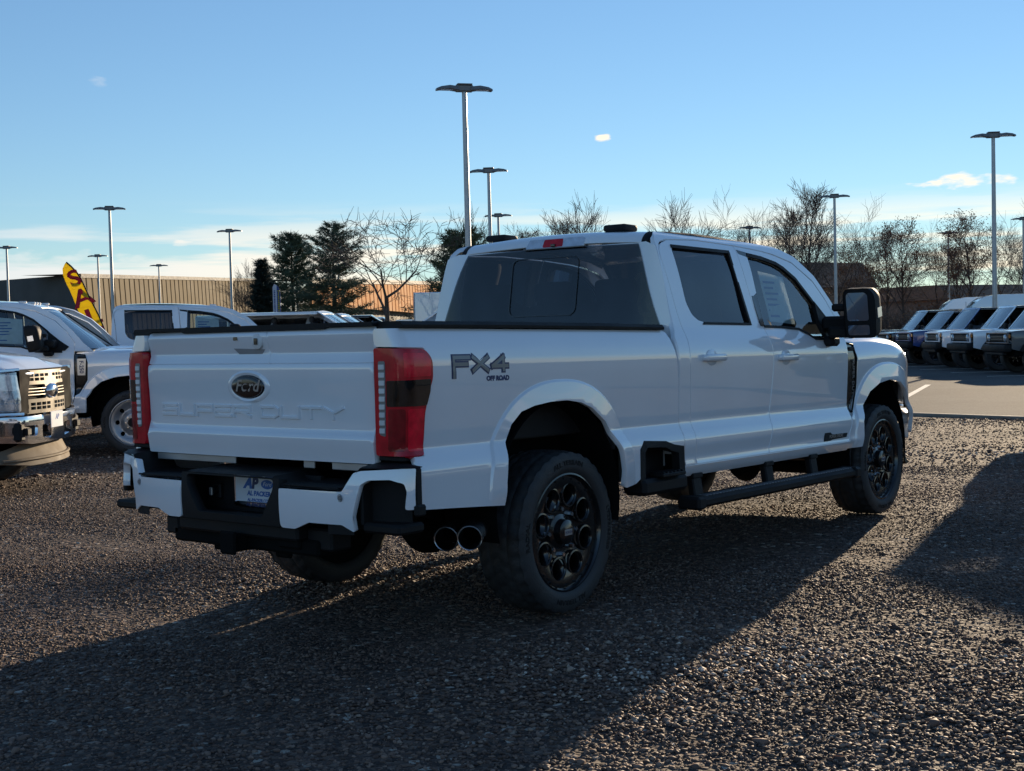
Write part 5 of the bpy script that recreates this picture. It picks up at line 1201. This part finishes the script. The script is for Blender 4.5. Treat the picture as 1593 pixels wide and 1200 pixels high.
# ------------------------------------------------------------------ feather flags
def plane_pt(px, py, D, px0, py0):
    o = at(px0, py0, D); k = D/2039.8; h = Vector((CR.x, CR.y, 0)).normalized()
    return o+h*((px-px0)*k)+Vector((0, 0, 1))*((py0-py)*k)
FLY = cloth_mat('yellow_flag_cloth', (.85, .68, .04), .55); FLR = cloth_mat('red_flag_print', (.95, .04, .08), .5); FLB = mat('black_flag_print', (.03, .02, .02), .8); FLW = mat('white_flag_cloth', (.55, .53, .58), .8); FLN = mat('blue_flag_print', (.03, .06, .20), .8)
nF = Vector((-CF.x, -CF.y, 0)).normalized()
def cloth(poly, D, ref, d0, d1, amp=.05):
    def f(u, v, d):
        p = plane_pt(u, v, D, *ref); return p+nF*(d+amp*math.sin((v-400)*.09)*math.sin((u-100)*.06+1))
    return f
FL = empty('feather_flag'); tag(FL, 'leaning yellow feather flag with red letters', 'flag'); D = 27.5; ref = (130, 460)
base = plane_pt(180, 545, D, *ref); FL.location = (base.x, base.y, 0)
def flag_part(mb, name, mm, parent):
    o = mb.build(name, mm, parent, 50); 
    if parent is FL or parent is F2:
        o.matrix_parent_inverse = Matrix.Translation(-parent.location)
    return o
bpy.context.view_layer.update()
edge = [(106, 408), (113, 414), (121, 423), (127, 434), (132, 446), (138, 460), (145, 476), (152, 492), (160, 510), (166, 524)]
left = [(104, 410), (100, 418), (100, 428), (103, 440), (108, 452), (114, 466), (120, 480), (126, 494), (132, 508), (138, 520), (146, 534)]
f = cloth(None, D, ref, 0, 0)
m = MB(); k = 10; E2 = edge+[(170, 534)]
for i in range(10):
    m.prism([left[i], left[i+1], E2[i+1] if i+1 < len(E2) else E2[-1], E2[i]], f, 0, .006)
fl_ = m.build('cloth', FLY, None, 60); fl_.parent = FL; fl_.location = -FL.location
m = MB(); m.tube([f(u, v, 0) for u, v in E2]+[Vector((base.x, base.y, 0))], .016, 8); o = m.build('pole', MT['black'], None); o.parent = FL; o.location = -FL.location
m = MB(); m.box((0, 0, .03), (.5, .5, .06), .01); m.build('foot', MT['black'], FL)
for ch, cx, cy, sz in (('S', 117.5, 434, 26), ('A', 129, 464, 29), ('L', 144, 494, 28), ('E', 155, 522, 24)):
    for mm, bo, dz, nm in ((FLB, 1.0, .008, 'letter_outline'), (FLR, .75, .014, 'letter')):  # black print outlines each red letter
        m = MB(); text_mb(m, ch, lambda u, v, d: f(cx+u*.94*1.25-v*.343, cy-u*.343*1.25-v*.94, d+dz), sz*1.3, 0, .002, 0, 1.0, bo)
        o = m.build(nm, mm, None, 60); o.parent = FL; o.location = -FL.location
F2 = empty('feather_flag'); tag(F2, 'upright white and blue feather flag by the dark small evergreen', 'flag'); D2 = 52; ref2 = (430, 470)
b2 = plane_pt(425, 545, D2, *ref2); F2.location = (b2.x, b2.y, 0)
f2_ = lambda u, v, d: plane_pt(u, v, D2, *ref2)+nF*d
m = MB(); m.prism([(424, 503), (424, 447), (427, 442), (431, 444), (431, 503)], f2_, 0, .006); o = m.build('cloth', FLW, None, 60); o.parent = F2; o.location = -F2.location
m = MB(); m.prism([(431, 503), (431, 444), (434, 447), (436.5, 456), (436.5, 503)], f2_, 0, .006); o = m.build('cloth_band', FLN, None, 60); o.parent = F2; o.location = -F2.location
m = MB(); m.tube([f2_(427, 441, 0), f2_(424, 447, 0), f2_(424, 503, 0), Vector((b2.x, b2.y, 0))], .02, 6); o = m.build('pole', MT['black'], None); o.parent = F2; o.location = -F2.location
random.seed(3)
for uu, mm, nm in ((427.6, FLN, 'print_mark'), (433.8, FLY, 'print_mark')):
    m = MB(); v = 452
    while v < 500:
        h_ = random.uniform(1.6, 2.6); w_ = random.uniform(.9, 1.6)
        m.prism([(uu-w_, v), (uu+w_, v+.2), (uu+w_*.8, v+h_), (uu-w_, v+h_)], f2_, .005, .009); v += h_+.8
    o = m.build(nm, mm, None, None); o.parent = F2; o.location = -F2.location
# ------------------------------------------------------------------ buildings
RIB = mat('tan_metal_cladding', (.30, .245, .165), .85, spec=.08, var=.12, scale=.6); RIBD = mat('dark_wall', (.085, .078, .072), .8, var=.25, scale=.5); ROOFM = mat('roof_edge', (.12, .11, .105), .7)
def ribbed_hall(name, p0, p1, z0, z1, z1b, ribs, label, mm, side=None, slant=.25):
    T = empty(name, (p0.x, p0.y, 0)); tag(T, label, 'building'); d = Vector((p1.x-p0.x, p1.y-p0.y, 0)); L = d.length; d.normalize(); n = Vector((d.y, -d.x, 0))
    if n.dot(Vector((CAM.x-p0.x, CAM.y-p0.y, 0))) < 0: n = -n
    top = lambda t: z1+(z1b-z1)*t
    P = lambda t, off, z: tuple(d*(L*t)+n*off+Vector((0, 0, z)))
    m = MB(); m.add([P(0, 0, z0), P(1, 0, z0), P(1, 0, top(1)), P(0, 0, top(0))], [(0, 1, 2, 3)]); m.build('wall', RIBD, T, None)
    if z0 > .1:
        m = MB(); m.add([P(0, -.6, -.1), P(1, -.6, -.1), P(1, -.6, z0), P(0, -.6, z0), P(1, 0, z0), P(0, 0, z0)], [(0, 1, 2, 3), (3, 2, 4, 5)]); m.build('plinth', RIBD, T, None)
    # slanting cladding panels standing proud of a wall darkened for shaded gaps
    m = MB(); w = 1/ribs
    for i in range(ribs):
        a, b = i*w, (i+.78)*w; q = slant*w*3
        lo = [P(min(1, a+q), .22, z0), P(min(1, b+q), .22, z0), P(min(1, b+q), .01, z0), P(min(1, a+q), .01, z0)]; hi = [P(a, .22, top(a)-.25), P(b, .22, top(b)-.25), P(b, .01, top(b)-.25), P(a, .01, top(a)-.25)]
        m.add(lo+hi, [(0, 1, 5, 4), (1, 2, 6, 5), (3, 0, 4, 7)])
    o = m.build('cladding_panel', mm, T, None); o['kind'] = 'stuff'
    m = MB(); m.add([P(-.002, .30, top(0)-.25), P(1.002, .30, top(1)-.25), P(1.002, .30, top(1)+.1), P(-.002, .30, top(0)+.1), P(-.002, -5, top(0)+.1), P(1.002, -5, top(1)+.1)], [(0, 1, 2, 3), (3, 2, 5, 4)]); m.build('roof', ROOFM, T, None)
    if side is not None:
        e = Vector((side.x-p0.x, side.y-p0.y, 0)); m = MB(); m.add([(0, 0, -.1), tuple(e+Vector((0, 0, -.1))), tuple(e+Vector((0, 0, z1))), (0, 0, z1+.05)], [(0, 1, 2, 3)]); m.build('side_wall', RIBD, T, None)  # shade of the side face put into its dark wall colour
    return T
c0 = at(123, 470, 112); c1 = at(400, 470, 166); cs = at(-420, 470, 150)
ribbed_hall('warehouse', c0, c1, 0, 7.3, 9.0, 44, 'long ribbed tan warehouse behind the third pickup and its lamp posts', RIB, cs)
d0 = at(478, 470, 88); d1 = at(725, 470, 178)
ribbed_hall('warehouse', d0, d1, 3.7, 5.3, 8.4, 52, 'ribbed hall lit orange by the sun behind the pines and bare tree', mat('sun_orange_cladding', (.66, .34, .15), .85, spec=.08, var=.12, scale=.6), None, .1)  # orange of the low sun put into the cladding colour
BRN = mat('brown_brick', (.24, .16, .115), .85, var=.25, scale=3, bump=.3)
def low_house(px0, px1, D, z, label, roofz=1.0, cat_='building'):
    a, b = at(px0, 470, D), at(px1, 470, D+6); T = empty('low_building', (a.x, a.y, 0)); tag(T, label, cat_); d = Vector((b.x-a.x, b.y-a.y, 0)); L = d.length; T.rotation_euler = (0, 0, math.atan2(d.y, d.x))
    m = MB(); m.box((L/2, 5, z/2), (L, 10, z), .02); w = m.build('wall', BRN, T)
    m = MB(); m.prism([(-.6, z), (10.6, z), (9, z+roofz), (1.2, z+roofz)], lambda u, v, dd: (dd, u, v), -.6, L+.6); m.build('roof', mat('brown_shingle', (.22, .13, .085), .8, var=.2), T, None)
    n = max(2, int(L/3.2))
    for i in range(n):
        x = (i+.5)*L/n; m = MB(); m.box((x, -.01, z*.55), (1.5, .06, 1.3), .01); f_ = m.build('window', MT['white'], T); m = MB(); m.box((x, -.045, z*.55), (1.3, .02, 1.1)); m.build('pane', MT['gloss'], f_)
    return T
low_house(1205, 1352, 108, 4.6, 'low brown building behind the bare trees and pickup mirror', 2.2)
low_house(1480, 1640, 125, 3.6, 'low brown building behind the vans at the right', 1.4)
# ------------------------------------------------------------------ trees
BARK = mat('bark', (.07, .052, .042), .9, var=.3, scale=6, bump=.4); TWIG = mat('twig_bark', (.12, .085, .066), .9, var=.3, scale=3); BARKL = mat('lit_bark', (.11, .085, .065), .9, var=.3, scale=6, bump=.4)
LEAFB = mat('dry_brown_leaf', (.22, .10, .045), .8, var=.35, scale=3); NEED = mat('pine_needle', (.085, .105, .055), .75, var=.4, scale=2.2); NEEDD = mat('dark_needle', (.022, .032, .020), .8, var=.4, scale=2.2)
def branch_tree(seed, H, spread, trunk_h=.3, r0=.09, depth=5, up=.5, leafy=0, kids=(3, 4), leader=0, wig=.16, tw=.011, c0=.72):
    rng = random.Random(seed); tm = MB(); cm = MB(); lm_ = MB()
    def seg(p, d, L, r, lv):
        n = (9 if leader and lv == 0 else 3 if lv < 3 else 2); pts = [p]; rs = [r]; q = p.copy(); dd = d.copy()
        for i in range(n):
            w_ = wig*(.35 if lv == 0 else 1); dd = (dd+Vector((rng.gauss(0, w_), rng.gauss(0, w_), rng.gauss(0, w_*.6)+up*.16))*.5).normalized(); q = q+dd*(L/n); pts.append(q.copy()); rs.append(max(tw*.55, r*(1-(.85 if leader and lv == 0 else .45)*(i+1)/n)))
        (tm if lv < 2 else cm).tube(pts, rs, 7 if lv == 0 else 5 if lv < 2 else 3, False)
        if lv >= depth:
            if leafy:
                for k in range(leafy):
                    c = q+Vector((rng.gauss(0, .12), rng.gauss(0, .12), rng.gauss(0, .12))); a = Vector((rng.gauss(0, 1), rng.gauss(0, 1), rng.gauss(0, 1))).normalized()*.055; b = a.orthogonal().normalized()*.04
                    lm_.add([c-a, c+b, c+a, c-b], [(0, 1, 2, 3)])
            return
        nk = leader if leader and lv == 0 else rng.randint(*kids)+(1 if lv == 1 else 0)
        for k in range(nk):
            t = .35+.65*(k+1)/nk if lv else (.28+.70*(k+.5)/nk if leader else .62+.38*(k+1)/nk)
            i = min(n-1, int(t*n)); pp = pts[i].lerp(pts[i+1], t*n-i) if i+1 < len(pts) else pts[-1]
            az = rng.uniform(0, 2*PI) if lv > 0 else 2.4*k+rng.uniform(-.5, .5)
            side = dd.orthogonal().normalized(); side = Matrix.Rotation(az, 3, dd) @ side
            ang = rng.uniform(.45, .95)*spread
            nd = (dd*math.cos(ang)+side*math.sin(ang)+Vector((0, 0, up*.35))).normalized()
            seg(pp, nd, (L*rng.uniform(.16, .30)*(1.25-.75*t) if leader and lv == 0 else L*rng.uniform(.60, .85)*(c0/.72 if lv == 0 else 1)), max(tw, rs[i]*rng.uniform(.45, .65)), lv+1)
    seg(Vector((0, 0, 0)), Vector((rng.gauss(0, .03), rng.gauss(0, .03), 1)).normalized(), H*(.85 if leader else trunk_h*1.15), r0, 0)
    zmax = max(v.z for v in cm.v); k = H/zmax
    for mb in (tm, cm, lm_): mb.v = [v*k for v in mb.v]
    return tm, cm, lm_
def tree_thing(kind, mbs, bark, twig):
    T = empty(kind); tm, cm, lm_ = mbs; tm.build('trunk', bark, T, 60); cm.build('crown', twig, T, 60)
    if lm_.f: lm_.build('leaf_cluster', LEAFB, T, None)['kind'] = 'stuff'
    return T
def pine(seed, H, Rr, mm=NEED, dense=1., cone=.85):
    rng = random.Random(seed); T = empty('pine_tree'); m = MB(); m.tube([(0, 0, 0), (.03, 0, H*.5), (0, .02, H)], [H*.022, H*.014, .015], 8); br = MB(); nd = MB()
    z = H*.16; 
    while z < H*.985:
        t = (z/H-.16)/.84; L = Rr*((1-t)**cone*.95+.10)*rng.uniform(.7, 1.25); nb = rng.randint(5, 7)
        for k in range(nb):
            a = 2*PI*k/nb+rng.uniform(-.4, .4); l_ = L*rng.uniform(.65, 1.15); d = Vector((math.cos(a), math.sin(a), 0)); rise = rng.uniform(-.10, .20)+.25*t
            pts = [Vector((0, 0, z))+d*(l_*q)+Vector((0, 0, l_*(rise*q+.16*q*q))) for q in (0, .35, .7, 1)]
            br.tube(pts, [.022*H/8, .016*H/8, .01*H/8, .006], 4, False)
            nt = int((8+17*l_)*dense)
            for j in range(nt):
                q = rng.uniform(.22, 1.03); c = Vector((0, 0, z))+d*(l_*q)+Vector((0, 0, l_*(rise*q+.16*q*q)))+Vector((-d.y, d.x, 0))*rng.gauss(0, .16*l_*(.5+q*.5))+Vector((0, 0, rng.gauss(.03, .05)))
                for w in range(5):
                    dr = (d*.7+Vector((rng.gauss(0, .7), rng.gauss(0, .7), rng.gauss(.35, .5)))).normalized(); e = dr.orthogonal().normalized()*rng.uniform(.014, .026); ln_ = rng.uniform(.16, .34)
                    nd.add([c-e, c+e, c+dr*ln_+e*.3, c+dr*ln_-e*.3], [(0, 1, 2, 3)])
        z += H*rng.uniform(.028, .045)
    m.build('trunk', BARK, T, 60); br.build('branch', BARK, T, 60)['kind'] = 'stuff'; nd.build('crown', mm, T, None)['kind'] = 'stuff'
    return T
def put(t, px, D, s=1., rz=0., label=None, cat_=None, group=None):
    p = at(px, 500, D); t.location = (p.x, p.y, 0); t.rotation_euler = (0, 0, rz); t.scale = (s, s, s); tag(t, label, cat_, group); return t
def zt(px, py, D): return at(px, py, D).z
t = put(pine(1, zt(520, 347, 75), 2.2, NEED, 1.05, .55), 521, 75, 1, .3, 'tall open pine right of the other pine, in front of the orange lit hall', 'pine tree', 'pines by the hall')
t = put(pine(2, zt(455, 366, 78), 2.0, NEED, 1.05, .45), 457, 78, 1, 1.0, 'tall pine left of the taller one, behind a lamp post', 'pine tree', 'pines by the hall')
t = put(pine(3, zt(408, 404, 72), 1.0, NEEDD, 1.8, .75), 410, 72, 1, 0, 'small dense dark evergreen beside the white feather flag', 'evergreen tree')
t = put(pine(4, zt(715, 362, 62), 2.1, NEED, 1.1, .5), 722, 62, 1, 2, 'pine half hidden behind the pickup cab corner', 'pine tree')
T1 = tree_thing('bare_tree', branch_tree(40, 5.75, 1.15, .5, .15, 5, .12, 0, (3, 4), wig=.2, tw=.012, c0=.56), BARK, BARK); put(T1, 606, 44, 1, .6, 'bare wide spreading tree in front of the orange lit hall', 'tree')
A1 = tree_thing('bare_tree', branch_tree(5, 10, .85, .4, .14, 5, .18, 0, (4, 4), tw=.012, c0=.62, wig=.2), BARK, TWIG)
A2 = tree_thing('bare_tree', branch_tree(9, 9.4, .9, .42, .12, 4, .35, 0, (3, 4), leader=20, tw=.012, wig=.2), BARK, TWIG)
A3 = tree_thing('bare_tree', branch_tree(14, 8.5, .9, .34, .12, 4, .3, 3, (3, 4), leader=18, tw=.012, wig=.2), BARK, TWIG)
A4 = tree_thing('bare_tree', branch_tree(33, 8.8, .8, .3, .11, 5, .3, 0, (4, 4), tw=.011, wig=.2, c0=.62), BARK, TWIG)
used = set()
def tree(proto, px, py_top, D, rz, label, cat_='tree', group='bare winter trees beyond the lot'):
    H = {id(A1): 10, id(A2): 9.4, id(A3): 8.5, id(A4): 8.8}[id(proto)]
    t = proto if id(proto) not in used else copy_tree(proto); used.add(id(proto)); return put(t, px, D, zt(px, py_top, D)/H, rz, label, cat_, group)
tree(A4, 940, 295, 72, .4, 'bare tree above the pickup roof, left of the two bushy ones there')
tree(A4, 1045, 297, 74, 2.1, 'bare tree above the pickup roof, right of the two bushy ones there')
tree(A2, 874, 325, 60, 1.0, 'sparse bare stems rising left of the bushy trees over the roof')
tree(A1, 1186, 288, 82, .2, 'round crowned bare tree above the pickup windows, left of the mirror lamp post')
tree(A2, 1264, 276, 84, .9, 'tallest narrow bare tree, just left of the mirror lamp post')
tree(A1, 1305, 302, 88, 2.4, 'bare tree directly behind the lamp post over the mirror')
tree(A2, 1228, 310, 90, 2.0, 'thin bare tree between the round crowned and the tallest one')
tree(A3, 1404, 336, 92, .5, 'bare tree with clinging brown leaves over the far wagons')
tree(A2, 1378, 345, 96, 3.0, 'thin pale bare tree left of the brown leaved one')
tree(A1, 1452, 338, 94, 1.2, 'forked bare tree between the two brown leaved ones')
tree(A3, 1512, 326, 90, 2.0, 'bare tree with clinging brown leaves left of the right lamp post')
tree(A1, 1566, 306, 88, 3.6, 'large bare tree behind the right lamp post')
tree(A4, 1600, 352, 84, 3.9, 'bushy bare tree at the right picture edge')
tree(A2, 1488, 372, 98, 4.4, 'low thin bare tree behind the thin lamp post')
tree(A4, 385, 400, 88, 5.0, 'small pale bare tree left of the dark evergreen')
tree(A4, 738, 318, 76, 1.7, 'bare tree rising behind the tallest lamp post')
tree(A2, 815, 345, 110, 1.7, 'far bare tree top just over the pickup roof light')
tree(A3, 1335, 372, 90, 1.1, 'brown leaved bare tree right of the lamp post over the mirror')
# brush: twiggy bushes one can tell apart at the lot edge
def bush(seed, leafy):
    rng = random.Random(seed); m = MB(); l_ = MB()
    for i in range(105):
        a = rng.uniform(0, 2*PI); p = Vector((rng.gauss(0, .5), rng.gauss(0, .5), 0)); d = Vector((math.cos(a)*rng.uniform(.1, .9), math.sin(a)*rng.uniform(.1, .9), 1)).normalized(); L = rng.uniform(1.2, 2.6)
        pts = [p, p+d*L*.5+Vector((rng.gauss(0, .08), rng.gauss(0, .08), 0)), p+d*L]; m.tube(pts, [.016, .011, .006], 3, False)
        for k in range(5):
            q = pts[1].lerp(pts[2], rng.random()); e = (d+Vector((rng.gauss(0, .7), rng.gauss(0, .7), rng.gauss(0, .3)))).normalized(); m.tube([q, q+e*rng.uniform(.3, .7)], [.008, .004], 3, False)
            for w in range(leafy):
                c = q+e*rng.uniform(.1, .6); u = Vector((rng.gauss(0, 1), rng.gauss(0, 1), rng.gauss(0, 1))).normalized()*.07; v = u.orthogonal().normalized()*.05; l_.add([c-u, c+v, c+u, c-v], [(0, 1, 2, 3)])
    T = empty('bush'); m.build('stem', TWIG, T, 60)['kind'] = 'stuff'
    if l_.f: l_.build('leaf_cluster', LEAFB, T, None)['kind'] = 'stuff'
    return T
B1, B2 = bush(1, 0), bush(2, 1); BL = []
rb = random.Random(8)
places = [(px, 84+rb.uniform(-6, 14), rb.uniform(.7, 1.3)) for px in range(1215, 1625, 27)]
left_p = [(20, 92, 1.0), (60, 90, 1.2), (95, 95, 1.0), (205, 92, .8), (325, 88, .9), (345, 92, .9), (370, 90, .8), (440, 70, .8), (480, 85, .9), (560, 85, 1.1), (580, 80, 1.0), (640, 80, 1.1), (655, 86, 1.2)]
LB = ['bare bush above the roof of the left edge pickup', 'bare bush left of the yellow feather flag', 'bare bush behind the yellow feather flag', 'bare bush in front of the ribbed warehouse right of the lamp post', 'bare bush left of the third pickup windshield', 'bare bush between the third pickup and a lamp post', 'bare bush under the small pale tree', 'bare bush at the foot of the left tall pine', 'bare bush between the two tall pines', 'bare bush right of the taller pine', 'bare bush just left of the spreading tree trunk', 'bare bush just right of the spreading tree trunk', 'bare bush beside the white box lorry']
for i, (px, D, s) in enumerate(places+left_p):
    pr_ = (B1, B2)[i % 2]; t = pr_ if i < 2 else copy_tree(pr_)
    put(t, px, D, s*1.0, rb.uniform(0, 6), 'brown twiggy bush in the brush at the edge of the lot' if i < len(places) else LB[i-len(places)], 'bush', 'bushes beyond the lot' if i < len(places) else 'bushes by the warehouses')
